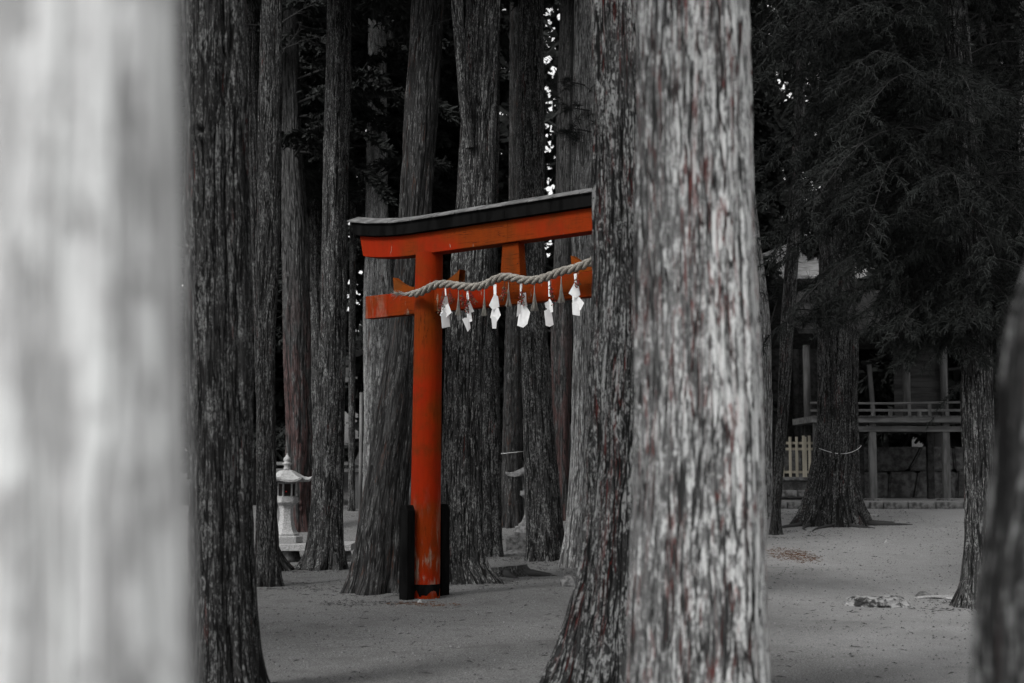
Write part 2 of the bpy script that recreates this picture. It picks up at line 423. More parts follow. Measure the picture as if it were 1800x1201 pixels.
HIGH = [make_crown('high crown', 100 + i, 0, 9, 2.1, .5, 75, 32000, .14, .045) for i in range(3)]

def trunk_mesh(name, zs, cx, cy, rad, base, mat, parent, ncol, seed, relief, flare, dz, visz, lobes=5, win=13, kn=()):
    """surface grown round a centre line; base = world position of the root. zs world heights"""
    z0 = base.z - .12
    rows = np.concatenate([np.arange(z0, visz, dz), np.linspace(visz, zs[-1], 30)])
    # smooth centreline
    k = 25
    fine = np.linspace(z0 - 2, zs[-1] + 2, 1200)
    def sm(v):
        a = np.interp(fine, zs, v); ker = np.hanning(win); ker /= ker.sum()
        b = np.convolve(np.pad(a, win // 2, mode='edge'), ker, mode='valid'); return np.interp(rows, fine, b)
    X_, Y_, R_ = sm(cx), sm(cy), sm(rad)
    # do not smooth away the flare that the given radii carry near the ground
    th = np.linspace(0, 2 * pi, ncol, endpoint=False)
    T, Zr = np.meshgrid(th, rows); Rr = R_[:, None] * np.ones_like(T)
    h = np.maximum(Zr - base.z, 0)
    ph = seed * 1.7
    lob = .5 + .5 * np.cos(lobes * T + ph + .6 * np.sin(2 * T + seed)); lob2 = .5 + .5 * np.cos((lobes + 3) * T + 2.1 * ph)
    fl = np.exp(-h / (.22 + R_.mean() * .5))
    Rr = Rr * (1 + fl * flare * (.35 + .65 * lob * .7 + .3 * lob2))
    lobs = np.abs(np.cos((lobes + 1) * .5 * T + ph + .5 * np.sin(3 * T + seed))) ** 1.6
    fl2 = np.exp(-h / (.16 + R_.mean() * .6))
    Rr = Rr * (1 + fl2 * (.30 * (lobs - .62) + .22 * (vnoise(np.cos(T) * 3 + seed, np.sin(T) * 3, Zr * 3, seed + 9) - .5)))
    rm = float(R_.mean())
    # fluting continues up the stem
    Rr = Rr * (1 + .05 * np.cos(3 * T + .25 * Zr + ph) + .045 * np.cos(5 * T - .2 * Zr + seed))
    qx, qy = np.cos(T) * rm, np.sin(T) * rm
    wx = .05 * (vnoise(qx * 2, qy * 2, Zr * .9, seed + 1) - .5); 
    fq = 12 + (seed * 5) % 11
    n1 = vnoise((qx + wx) * fq, (qy + wx) * fq, Zr * (.6 + .1 * (seed % 5)), seed + 2)
    n2 = vnoise((qx + wx) * 33, (qy + wx) * 33, Zr * 1.9, seed + 3)
    n3 = vnoise(qx * 3.3, qy * 3.3, Zr * .8, seed + 4) - .5
    n4 = vnoise(qx * 60, qy * 60, Zr * 9, seed + 6) - .5
    g1 = np.exp(-((2 * n1 - 1) / .20) ** 2); g2 = np.exp(-((2 * n2 - 1) / .25) ** 2)
    disp = -relief * g1 - relief * .45 * g2 + relief * .5 * n4 + Rr * .14 * n3
    edge = 1.0
    for (kz, ka, kr) in kn:
        dd = ((Zr - kz) / kr) ** 2 + ((((T - ka + pi) % (2 * pi)) - pi) * rm / kr) ** 2
        disp = disp + kr * .6 * np.exp(-dd * 2.0) - kr * .9 * np.exp(-dd * 12)
    Rr = Rr + disp
    V = np.stack([X_[:, None] + Rr * np.cos(T), Y_[:, None] + Rr * np.sin(T), Zr], -1).reshape(-1, 3) - np.array(base)
    nr = len(rows); idx = np.arange(nr * ncol).reshape(nr, ncol); nxt = np.roll(idx, -1, axis=1)
    Fc = np.stack([idx[:-1], nxt[:-1], nxt[1:], idx[1:]], -1).reshape(-1, 4)
    bark = np.stack([qx, qy, Zr], -1).reshape(-1, 3) + np.array([seed * .37, 0, 0])
    groove = np.clip(g1 * .8 + g2 * .25, 0, 1).reshape(-1)
    return meshobj(name, V, Fc, mat, parent, True, {'bark': bark, 'groove': groove, 'side': np.stack([np.cos(T), np.sin(T), 0 * T], -1).reshape(-1, 3)})

def tree(label, st, base_py, mat, seed, Y=None, Yt=None, H=None, relief=.012, flare=.35, ncol=110, dz=.04, crown=True, crown_z=None, name='cedar_tree', cat='tree', group=None, lobes=5, kn=(), crown_me=None, visz=None, taper=.35, cscale=1.0, win=13):
    """st: (py, left, right) silhouette measurements, top first"""
    st = sorted(st, key=lambda s: -s[0])
             # lowest first
    pb = st[0]
    if Y is None: Y = ground_at((pb[1] + pb[2]) / 2, base_py).y
    if H is None: H = max(17.5, at(900, 40, Y).z + 9.5)
    zs, cx, cy, rd = [], [], [], []
    n = len(st)
    for i, (py, l, r) in enumerate(st):
        yy = Y + (0 if Yt is None else (Yt - Y) * i / (n - 1))
        a, b = at(l, py, yy), at(r, py, yy)
        zs.append((a.z + b.z) / 2); cx.append((a.x + b.x) / 2); cy.append(yy); rd.append((b.x - a.x) / 2)
    gx, gy = cx[0], cy[0]
    base = Vector((gx, gy, float(gz(gx, gy))))
    # upward extension: continues the lean, tapering
    k = 1 if n > 1 else 0
    sl = (cx[-1] - cx[-1 - k]) / max(zs[-1] - zs[-1 - k], .5) if k else 0
    sl = max(-.05, min(.05, sl)) * .5; top = max(H, zs[-1] + 3)
    for t in (.5, 1.0):
        zz = zs[-1 if t == .5 else -2] + (top - zs[-1 if t == .5 else -2]) * (t if t == 1 else .5)
        cx.append(cx[n - 1] + sl * (zz - zs[n - 1])); cy.append(cy[n - 1]); rd.append(rd[n - 1] * (1 - (1 - taper) * t)); zs.append(zz)
    if zs[0] > base.z + .05:
        zs.insert(0, base.z); cx.insert(0, cx[0]); cy.insert(0, cy[0]); rd.insert(0, rd[0] * 1.05)
    cr = None
    root = empty(name, base, label, cat, group)
    vz = visz or min(top - 2, at(900, -20, Y).z + .5)
    trunk_mesh('trunk', np.array(zs), np.array(cx), np.array(cy), np.array(rd), base, mat, root, ncol, seed, relief, flare, dz, vz, lobes, win, kn=kn)
    if crown:
        me = crown_me or HIGH[seed % 3]
        c = bpy.data.objects.new('crown', me); C.objects.link(c); c.parent = root
        cz = (crown_z if crown_z is not None else top - 8.5)
        c.location = (np.interp(cz, zs, cx) - base.x, np.interp(cz, zs, cy) - base.y, cz - base.z)
        c.rotation_euler = (0, 0, seed * 1.3); c.scale = (cscale,) * 3
    root['_top'] = top
    return root

# nearest: the blurred silver trunk filling the left edge
tree('huge blurred silvery white trunk filling the left edge',
     [(1201, -420, 348), (600, -415, 334), (0, -410, 328)], 0, M['bark_near'], 2, Y=1.05, H=16, relief=.0015, flare=.15, ncol=160, dz=.02, visz=2.2, win=5)
tree('dark furrowed trunk standing right beside the blurred silver trunk at the left',
     [(1201, 332, 452), (1000, 329, 447), (600, 328, 444), (300, 322, 438), (0, 320, 434)], 0, M['bark_dark'], 3, Y=9.4, H=23, relief=.018, flare=.22, ncol=190, dz=.022,
     kn=((3.7, 4.5, .09), (2.65, 4.3, .06)))
tree('slim very dark trunk with dead twigs, left of the pale lantern',
     [(1030, 446, 492), (900, 450, 488), (800, 450, 486), (600, 449, 484), (400, 452, 494), (200, 455, 496), (0, 460, 497)], 1030, M['bark_dark'], 4, relief=.012, flare=.15, kn=((5.0, 4.5, .05), (2.0, 5.0, .05)))
tree('black trunk behind the slim dark one, flared root beside the lantern slab',
     [(1003, 455, 505), (960, 455, 487), (880, 455, 482), (700, 450, 474), (300, 436, 458), (0, 430, 450)], 1003, M['bark_dark'], 6, relief=.012, flare=.5)
tree('reddish brown trunk with knobbly burr, directly behind the pale lantern',
     [(935, 503, 546), (900, 505, 544), (800, 500, 548), (600, 497, 545), (400, 495, 541), (250, 496, 530), (100, 497, 526), (0, 498, 524)], 935, M['bark_red'], 7, relief=.02, flare=.2, Y=29, kn=((.95, 4.6, .14), (.7, 5.0, .12), (.8, 4.2, .1)), crown_z=7.6, cscale=1.1)
tree('narrow grey trunk squeezed just right of the reddish brown trunk',
     [(900, 548, 566), (760, 548, 566), (560, 546, 566), (400, 543, 565), (260, 544, 563), (0, 545, 562)], 900, M['bark_mid'], 8, Y=33, relief=.012, crown_z=7.6, cscale=1.1)
tree('tall dark trunk whose flared foot stands just right of the pale lantern',
     [(1000, 532, 610), (970, 541, 607), (900, 548, 605), (800, 555, 607), (600, 562, 610), (400, 566, 613), (200, 570, 617), (0, 575, 617)], 1000, M['bark_mid'], 9, relief=.014, flare=.12, kn=((5.9, 4.5, .07), (3.1, 4.9, .05)))
tree('thin knotted young trunk between the tall dark trunk and pale trunk',
     [(880, 612, 624), (600, 613, 625), (420, 614, 628), (200, 616, 627), (0, 618, 628)], 880, M['bark_mid'], 10, Y=33, relief=.006, flare=.2, kn=((5.1, 4.6, .09),), ncol=40, crown_z=7.6, cscale=1.1)
tree('pale grey trunk seen behind the left end of the red gate',
     [(890, 638, 676), (760, 638, 678), (600, 639, 684), (500, 640, 688), (330, 644, 682), (200, 646, 681), (0, 650, 680)], 890, M['bark_pale'], 11, Y=31, relief=.012, crown_z=7.6, cscale=1.1)
tree('dark slender trunk between the pale trunk and the leaning trunk',
     [(880, 682, 704), (500, 682, 704), (300, 680, 702), (0, 680, 700)], 880, M['bark_mid'], 12, Y=33, relief=.01, ncol=60, crown_z=7.6, cscale=1.1)
tree('leaning broad-footed trunk just left of the red gate pillar, tilting to the right',
     [(1045, 602, 712), (1010, 611, 712), (900, 630, 716), (800, 647, 724), (700, 664, 738), (600, 681, 748), (520, 690, 750), (370, 700, 756), (200, 708, 768), (0, 723, 778)],
     1045, M['bark_warm'], 14, Y=17.3, Yt=18.6, relief=.016, flare=.12, ncol=130, kn=((5.6, 4.95, .10), (.7, 4.4, .10), (7.2, 4.5, .07)))
T7 = tree('stout furrowed forked trunk standing just right of the red gate pillar',
     [(1025, 776, 868), (990, 778, 850), (900, 778, 848), (800, 778, 847), (600, 785, 852), (500, 790, 858), (360, 803, 866), (200, 812, 873), (0, 820, 880)],
     1025, M['bark_mid'], 15, relief=.020, flare=.2, ncol=120, kn=((6.1, 4.4, .08), (1.2, 4.6, .09), (4.9, 5.0, .06)))
tree('very dark trunk tucked behind the right side of the forked trunk',
     [(978, 834, 886), (900, 838, 884), (800, 838, 882), (700, 845, 880), (600, 850, 876), (400, 856, 876), (0, 862, 880)], 978, M['bark_dark'], 16, relief=.012, flare=.1)
tree('slim grey trunk with white cord, left of the half-hidden lantern',
     [(895, 880, 918), (800, 881, 917), (600, 887, 916), (400, 893, 914), (200, 895, 914), (0, 896, 915)], 895, M['bark_warm'], 18, Y=29.5, relief=.012)
tree('mottled dark trunk standing in front of the half-hidden lantern',
     [(985, 922, 992), (940, 922, 990), (900, 922, 985), (800, 919, 976), (600, 915, 963), (400, 911, 957), (200, 910, 956), (0, 913, 957)], 985, M['bark_mid'], 19, relief=.012, flare=.08, kn=((4.6, 4.9, .06), (2.4, 4.4, .07), (6.9, 4.5, .06)))
tree('narrow trunk with red peeling bark behind the right-hand paper streamers',
     [(880, 974, 1004), (800, 973, 1001), (600, 968, 1006), (400, 976, 1008), (200, 980, 1009), (0, 984, 1012)], 880, M['bark_red'], 20, Y=30, relief=.012)
tree('pale trunk with hanging needle sprays, just left of the dark near trunk',
     [(994, 984, 1048), (950, 990, 1046), (900, 995, 1045), (800, 1002, 1046), (600, 1006, 1044), (450, 1004, 1040), (300, 1003, 1040), (150, 1007, 1044), (0, 1010, 1047)], 994, M['bark_pale'], 22, relief=.01, flare=.15)
tree('dark near trunk with wide spreading foot, hiding the right end of the red gate',
     [(1225, 968, 1330), (1160, 988, 1300), (1100, 1001, 1272), (1000, 1018, 1256), (900, 1028, 1246), (700, 1036, 1238), (500, 1042, 1232), (200, 1044, 1222), (0, 1045, 1215)],
     0, M['bark_back'], 23, Y=9.0, H=22, relief=.024, flare=.10, ncol=230, dz=.02, lobes=6)
tree('thick pale trunk mottled with white lichen, in front of the dark near trunk',
     [(1201, 1110, 1363), (1100, 1112, 1361), (900, 1118, 1357), (700, 1124, 1350), (500, 1127, 1338), (300, 1128, 1330), (0, 1125, 1326)], 0, M['bark_front'], 24, Y=5.6, H=22, relief=.015, flare=.18, ncol=220, dz=.014)
tree('slender dark trunk leaning right, immediately right of the thick pale trunk',
     [(945, 1352, 1373), (900, 1355, 1372), (800, 1360, 1380), (700, 1366, 1388), (560, 1372, 1396), (400, 1385, 1406), (200, 1395, 1415), (0, 1403, 1422)], 940, M['bark_dark'], 26, relief=.008, flare=.2, ncol=60)
tree('sliver of pale trunk showing beside the thick pale trunk',
     [(880, 1336, 1357), (700, 1337, 1358), (560, 1334, 1354), (450, 1322, 1341), (300, 1305, 1323), (0, 1290, 1306)], 880, M['bark_pale'], 27, Y=27, relief=.01, ncol=60)
T16 = tree('broad dark cedar with spreading roots and white cord, beside the picket fence',
     [(925, 1404, 1532), (895, 1414, 1522), (860, 1423, 1515), (820, 1430, 1512), (750, 1437, 1511), (600, 1438, 1509), (450, 1440, 1500), (300, 1442, 1494), (0, 1444, 1488)],
     922, M['bark_dark'], 28, relief=.03, flare=.10, ncol=150, lobes=7)
T17 = tree('grey fissured cedar right of the timber stage, half veiled by drooping sprays',
     [(1070, 1680, 1762), (1020, 1692, 1752), (950, 1697, 1748), (850, 1696, 1747), (750, 1690, 1746), (600, 1686, 1742), (450, 1680, 1732), (300, 1672, 1720), (0, 1655, 1700)],
     1068, M['bark_mid'], 29, relief=.016, flare=.15, crown=False, ncol=120)
tree('blurred dark trunk bulging in from the right edge, close to the viewer',
     [(1201, 1712, 2060), (1050, 1718, 2060), (950, 1733, 2060), (850, 1745, 2058), (700, 1756, 2056), (560, 1768, 2054), (480, 1800, 2052), (300, 1850, 2050), (0, 1860, 2050)], 0, M['bark_mid'], 30, Y=2.35, H=16, relief=.012, flare=.0, ncol=160, dz=.02, win=3)
tree('pale trunk just showing at the top right corner of the view',
     [(900, 1790, 1830), (300, 1792, 1828), (0, 1793, 1826)], 900, M['bark_pale'], 32, Y=21, relief=.01, ncol=60)

for k_, (ox_, oy_, cz_, lb_) in enumerate(((-4.3, 1.9, 5, 'beyond the silver trunk'), (-7.6, 7.6, 4.5, 'level with the dark furrowed trunk'), (-9.5, 13.0, 4.5, 'level with the lantern'), (-10.5, 5.5, 5, 'farther out by the path'))):  # unseen trees added to shade the gate, the left ground and the pale trunk
    OFF = empty('cedar_tree', (ox_, oy_, float(gz(ox_, oy_))), 'shade cedar added outside the view on the left, ' + lb_, 'tree')
    V_, F_ = tube_arrays([(0, 0, -.2), (0, 0, 4), (0, 0, 10), (0, 0, 16)], [.3, .25, .18, .05], 16)
    meshobj('trunk', np.array([tuple(v) for v in V_]), F_, M['bark_stump'], OFF, True)
    c_ = bpy.data.objects.new('crown', HIGH[k_ % 3]); C.objects.link(c_); c_.parent = OFF; c_.location = (0, 0, cz_); c_.scale = (1.2, 1.2, 1.2)

# the fork of the forked trunk
def limb(parent, pts, rads, mat, seed, n=26):
    base = parent.location; pp = []; rr = []
    P = np.array([tuple(p) for p in pts]); t = np.linspace(0, len(P) - 1, 60); i = np.arange(len(P))
    Q = np.stack([np.interp(t, i, P[:, k]) for k in range(3)], 1); R = np.interp(t, i, rads)
    V, Fc = tube_arrays([Vector(q) - base for q in Q], list(R), n, False)
    V = np.array([tuple(v) for v in V]); th = np.tile(np.arange(n) * 2 * pi / n, 60); zz = V[:, 2]
    rm = float(np.mean(rads)); qx, qy = np.cos(th) * rm, np.sin(th) * rm
    bark = np.stack([qx + seed, qy, zz], 1); nn = vnoise(qx * 18 + seed, qy * 18, zz * .9, seed)
    return meshobj('limb', V, np.array(Fc), mat, parent, True, {'bark': bark, 'groove': np.exp(-((2 * nn - 1) / .2) ** 2)})
limb(T7, [at(826, 260, 18.2), at(818, 200, 18.15), at(812, 120, 18.1), at(806, 50, 18.05), at(800, -60, 18), at(790, -260, 17.9)], [.06, .075, .07, .075, .08, .06], M['bark_mid'], 41)

# dead twigs and small sprays on trunks
def twig_pts(p, d, L, sag, n=7, wob=.12):
    d = Vector(d).normalized(); out = []
    for i in range(n + 1):
        t = i / n
        q = Vector(p) + d * (L * t) + Vector((0, 0, -sag * t * t * L)) + Vector((random.uniform(-1, 1), random.uniform(-1, 1), random.uniform(-1, 1))) * wob * L * .12
        out.append(q)
    return out
def dead_branch(parent, px, py, Y, d, L, r=.012, sag=.2):
    mb = MB(); o = parent.location; p = at(px, py, Y)
    pts = [q - o for q in twig_pts(p, d, L, sag)]
    mb.tube(pts, [r * (1 - .85 * i / 7) for i in range(8)], 5)
    for k in (2, 3, 4, 5, 6):
        for s in (-1, 1):
            dd = Vector(d).normalized() + Vector((random.uniform(-.5, .5), random.uniform(-.5, .5), .4 * s))
            q = [x for x in twig_pts(pts[k], dd, L * random.uniform(.15, .4), .1, 4)]
            mb.tube(q, [r * .4 * (1 - .8 * i / 4) for i in range(5)], 4)
    return mb.build('dead_branch', M['twig'], parent)
trees = {o['label'].split()[0] + o['label'].split()[1]: o for o in C.objects if o.type == 'EMPTY' and o.get('category') == 'tree'}
tw = [o for o in C.objects if o.get('category') == 'tree']
slim = next(o for o in tw if 'dead twigs' in o['label'])
for (px, py, dx, dz_, L) in ((497, 40, 1, .7, .6), (497, 88, 1, .5, .45), (452, 45, -1, .05, .5), (452, 160, -1, -.5, .35), (496, 95, .8, 1.2, .5)):
    dead_branch(slim, px, py, 17.8, (dx, -.3, dz_), L, .01)
dead_branch(T7, 815, 30, 18.2, (-1, -.2, -.15), .5, .01)
dark3 = next(o for o in tw if 'Tall' in o['label'] or 'tall dark trunk whose' in o['label'])
dead_branch(dark3, 562, 80, 20.6, (-1, -.2, .5), .7, .01)

# needle fans (pine-like sprays) used on a few branches
def needle_fans(rng, centres, n_each, L, wd):
    c = np.repeat(np.array(centres), n_each, axis=0); n = len(c)
    d = rng.normal(0, 1, (n, 3)); d[:, 2] = d[:, 2] * .7 - .25; d /= np.linalg.norm(d, axis=1)[:, None]
    nn = np.cross(d, rng.normal(0, 1, (n, 3))); nn /= np.linalg.norm(nn, axis=1)[:, None]
    l = L * (.6 + .5 * rng.random(n))[:, None]
    a = c + d * l * .1; b = c + d * l
    return np.stack([a - nn * wd, a + nn * wd, b + nn * wd * .4, b - nn * wd * .4], 1).reshape(-1, 3)
def needle_branch(parent, p0, p1, sag, ncl, L=.16, wd=.0035, spread=.16, mat=None):
    base = np.array(parent.location); P0 = np.array(p0); P1 = np.array(p1); Ln = np.linalg.norm(P1 - P0)
    t = np.linspace(0, 1, 9); pts = [P0 + (P1 - P0) * k + np.array([0, 0, -sag * k * k * Ln]) - base for k in t]
    mb = MB(); mb.tube([Vector(p) for p in pts], [.014 * (1 - .8 * k) for k in t], 5)
    cs = []
    for i in range(ncl):
        k = .25 + .75 * RNG.random(); q = P0 + (P1 - P0) * k + np.array([0, 0, -sag * k * k * Ln]) - base
        e = q + RNG.normal(0, 1, 3) * spread * np.array([1, 1, .6]) * (1.1 - k * .5)
        mb.tube([Vector(q), Vector((q + e) / 2 + np.array([0, 0, .02])), Vector(e)], [.005, .004, .003], 3, False); cs.append(e)
    V = needle_fans(RNG, cs, 34, L, wd)
    b = mb.build('branch', M['twig'], parent)
    meshobj('needles', V, np.arange(len(V)).reshape(-1, 4), mat or M['leaf_near'], b)
mid = next(o for o in tw if 'hanging needle sprays' in o['label'])
for (px, py, dx) in ((1028, 150, -.35), (1036, 195, -.4), (1038, 232, -.35), (1018, 245, -.2)):
    p = at(px, py, 20.9); needle_branch(mid, p, (p.x + dx, p.y - .3, p.z + .02), .1, 8, .15)
red2 = next(o for o in tw if 'red peeling' in o['label'])

# the drooping sprays of the cedar on the right
def cedar_sprays(parent, cx, cy, zlo, zhi, nb, Lmin, Lmax, az_f, seed, per_twig=44, ntw=17):
    rng = np.random.default_rng(seed); base = np.array(parent.location); mb = MB(); VV = []
    for i in range(nb):
        u = (i + rng.random()) / nb; z = zlo + (zhi - zlo) * u
        az = az_f(rng); L = Lmin + (Lmax - Lmin) * rng.random(); L *= (1.05 - .45 * u) * min(1, .33 + (z - zlo) / 3.4)
        d = np.array([cos(az), sin(az), 0.]); s = np.array([cx, cy, z]); rise = .02 + .4 * rng.random(); sg = .35 + .4 * rng.random()
        wig = rng.normal(0, .05, 3)
        def P(t): return s + d * L * t + np.array([0, 0, L * (rise * t - sg * t ** 2.2)]) + wig * L * np.sin(t * 5) * .5
        t = np.linspace(0, 1, 9); mb.tube([Vector(P(k) - base) for k in t], [.014 * (1.08 - k) for k in t], 5, False)
        for j in range(ntw):
            k = .06 + .94 * (j + rng.random()) / ntw; q = P(k); sd_ = rng.choice((-1, 1))
            side = np.array([-d[1], d[0], 0]) * sd_; tl = L * (.34 * (1.15 - k)) * (.6 + .7 * rng.random()) + .1
            td = side * .8 + d * .6 + np.array([0, 0, -.15 - .5 * rng.random()]); td /= np.linalg.norm(td)
            def Q(v): return q + td * tl * v + np.array([0, 0, -.35 * tl * v * v])
            mb.tube([Vector(Q(v) - base) for v in (0, .35, .7, 1)], [.006, .005, .0035, .002], 3, False)
            m_ = int(1.35 * per_twig * (.5 + tl)); v = rng.random(m_) ** .8
            a = q + td * tl * v[:, None]; a[:, 2] -= .35 * tl * v * v
            dr = td * .7 + rng.normal(0, .75, (m_, 3)); dr[:, 2] -= .35; dr /= np.linalg.norm(dr, axis=1)[:, None]
            # each cord is bent: two quads
            nn = np.cross(dr, rng.normal(0, 1, (m_, 3))); nn /= np.linalg.norm(nn, axis=1)[:, None] + 1e-6
            l = (.04 + .07 * rng.random(m_))[:, None]; wd = .0045
            b_ = a + dr * l * .55; dr2 = dr.copy(); dr2[:, 2] -= .6; dr2 /= np.linalg.norm(dr2, axis=1)[:, None]; c_ = b_ + dr2 * l * .55
            VV.append(np.stack([a - nn * wd, a + nn * wd, b_ + nn * wd, b_ - nn * wd, b_ - nn * wd, b_ + nn * wd, c_ + nn * wd * .4, c_ - nn * wd * .4], 1).reshape(-1, 3) - base)
    V = np.concatenate(VV)
    br = mb.build('branches', M['twig'], parent)
    f = meshobj('crown', V, np.arange(len(V)).reshape(-1, 4), M['leaf_near'], parent)
    return f
b17 = T17.location
cedar_sprays(T17, b17.x - .25, b17.y, 2.9, 12, 165, 1.6, 3.4, lambda r: (pi + r.normal(0, .8)) if r.random() < .5 else r.uniform(pi, 2 * pi), 5, 50, 19)
b16 = T16.location
cedar_sprays(T16, b16.x, b16.y, 7.3, 14, 70, 1.6, 3.4, lambda r: r.random() * 2 * pi, 6, 34, 14)

# unseen-foot cedars right of the frame edge whose low boughs droop into view
R1 = tree('low boughed cedar at the right edge, grey sprays hanging over the stage',
     [(900, 1850, 1910), (300, 1856, 1904), (0, 1860, 1900)], 900, M['bark_dark'], 33, Y=19, crown=False, relief=.01, ncol=60)
cedar_sprays(R1, R1.location.x, R1.location.y, 3.0, 12, 110, 2.0, 4.2, lambda r: pi + r.normal(0, .9), 8, 38, 15)

for (px, py, dx) in ((1352, 505, .9), (1420, 512, -.6), (1362, 560, .8), (1395, 545, .7), (1440, 560, .6)):
    p = at(px, py, b16.y - 1.2); needle_branch(T16, p, (p.x + dx, p.y - .2, p.z + .05), .25, 16, .20, .004, .22)
# background conifers, each a tree of its own
LOW = [make_crown('low crown', 200 + i, 1.5, 19, 1.9, .4, 110, 16000, .30, .13, .55, .36, .04) for i in range(3)]
def low_tree(x, y, i, s, label, group, mat):
    z = float(gz(x, y)); root = empty('conifer_tree', (x, y, z), label, 'tree', group, rz=i * 1.1)
    r = .22 * s
    zs = np.array([z, z + 1.5, z + 8, z + 17]); 
    V, Fc = tube_arrays([(0, 0, -.2), (0, 0, .4), (0.05, 0, 4), (0, .05, 10), (0, 0, 17)], [r * 1.5, r * 1.1, r, r * .7, .03], 12)
    me_name = 'low trunk'
    o = meshobj('trunk', np.array([tuple(v) for v in V]), Fc, mat, root, True)
    c = bpy.data.objects.new('crown', LOW[i % 3]); C.objects.link(c); c.parent = root
    c.scale = (s, s, s * (1 + .1 * (i % 4)))
    return root
def px_x(px, Y): return (px - 900) / F * Y
# (photo column, distance, scale)
far = [(440, 38, 1.0), (505, 36, 1.0), (470, 47, 1.2), (740, 36, 1.0), (800, 42, 1.1), (760, 50, 1.2), (830, 34.5, .9), (845, 48, 1.1), (1085, 37, 1.0), (1040, 52, .9), (1150, 44, 1.1), (1100, 51, 1.1),
       (1210, 38, 1.1), (1290, 42, 1.0), (1330, 50, 1.0), (1545, 42, 1.1), (1500, 52, .8), (1600, 46, 1.1), (1650, 37.5, 1.1), (1720, 44, 1.1), (1790, 39, 1.0), (1870, 45, 1.1), (1950, 36, 1.),
       (380, 43, 1.1), (300, 37, 1.0), (200, 42, 1.1), (90, 38, 1.0), (-20, 43, 1.0), (-140, 36, 1.0)]
GB = 'dark conifers standing deep in the forest'
for i, (px, Yf, s) in enumerate(far):
    low_tree(px_x(px, Yf), Yf + (i % 3), i, s * (1.0 + .1 * ((i * 7) % 5) / 5), 'dark bushy conifer standing deep in the forest behind the trunks', GB, M['bark_stump'])
# closing wood on the rising hillside: nobody can count it
rng = np.random.default_rng(77)
def wood_mass(name, n, label, fine=False):
    x = rng.uniform(-70, 70, n); y = rng.uniform(60, 84, n)
    col = vnoise(x * .35, y * .2, 0 * x, 50)
    top = 17 + 13 * col
    h = rng.random(n) ** .9
    z = gz(x, y) + h * top
    lump = vnoise(x * .8, y * .5, z * .6, 51)
    keep = lump > .30
    # natural openings in the wood where the sky shows
    pxc = x / y * F + 900; gap = np.zeros(n, bool)
    for (a, b) in ((606, 646), (957, 977), (880, 889), (1420, 1436)): gap |= (pxc > a) & (pxc < b)
    opening = vnoise(x * 1.6, 0 * x, z * .55, 61) > .50
    keep &= ~(gap & opening & (rng.random(n) < .985))
    if fine: keep = gap & (vnoise(x * 3, y * .3, z * 3, 62) > .26)
    p = np.stack([x, y, z], 1)[keep]; n = len(p)
    d = rng.normal(0, 1, (n, 3)); d[:, 2] -= .6; d /= np.linalg.norm(d, axis=1)[:, None]
    nn = np.cross(d, rng.normal(0, 1, (n, 3))); nn /= np.linalg.norm(nn, axis=1)[:, None]
    l = rng.uniform(.3, .9, n)[:, None] * (.32 if fine else 1); ww = rng.uniform(.1, .26, n)[:, None] * (.2 if fine else 1)
    V = np.stack([p - nn * ww, p + nn * ww, p + d * l + nn * ww * .4, p + d * l - nn * ww * .4], 1).reshape(-1, 3)
    o = meshobj(name, V, np.arange(len(V)).reshape(-1, 4), M['leaf'])
    tag(o, label, 'woodland', None, 'stuff')
wood_mass('far_woodland', 200000, 'dark distant wood closing off the hillside behind everything')
wood_mass('far_saplings', 210000, 'thin airy twigs against the sky in the openings of the far wood', True)

# ------------------------------------------------------------------ red gate
TA = radians(41)                           # beam direction against the picture plane
P0 = ground_at(746, 1051)
D = Vector((-cos(TA), sin(TA), 0)); N = Vector((-sin(TA), -cos(TA), 0)); UP = Vector((0, 0, 1))
RM = Matrix((D, N, UP)).transposed()       # local x = along beam to the left, y = to the front
def s_at(px, py, n=0.0):
    o = P0 + N * n; d = ray(px, py); c0 = Vector((0, 0, CAMZ))
    t = (o - c0).dot(N) / d.dot(N); q = c0 + d * t - P0
    return q.dot(D), q.z
for nm, a in (('nuki L', (642, 559)), ('nuki L top', (642, 517)), ('nuki@pillar b', (762, 545)), ('nuki b r', (1040, 513)), ('nuki top', (870, 487)), ('strut', (898, 480)), ('rpil', (1041, 450)), ('shim L', (640, 455)), ('shim p', (740, 443)), ('shim r', (1040, 394)),
              ('kas tip', (608, 392)), ('kas r bot', (1040, 360)), ('kas r top', (1040, 330)), ('kas p bot', (746, 404)), ('kas p top', (746, 378)), ('shimL top', (630, 422))):
    s_, z_ = s_at(*a, .1); print('TORII', nm, round(s_, 3), round(z_, 3))
gate = empty('torii_gate', P0, 'vermilion red wooden gate with black curved top beam', 'gate')
gate.rotation_euler = RM.to_euler()
# in the gate's space: x along beams (+ = left/away), y front, z up ; left pillar x=0, right pillar x=-SP
SP = 2.72; SC = -SP / 2
def pillar(x, lean):
    root = MB(); prof = []
    n = 40; rings = []
    for i in range(60):
        z = -.1 + 4.1 * i / 59; t = max(z, 0) / 4.0
        r = .178 * (1 - .10 * t)
        rings.append([(x + lean * t + r * cos(2 * pi * k / n), r * sin(2 * pi * k / n), z) for k in range(n)])
    for i in range(59): root.prism(rings[i], rings[i + 1], False)
    return root.build('pillar', M['red_pillar'], gate, True)
pl = pillar(0, -.05); pillar(-SP, .05)
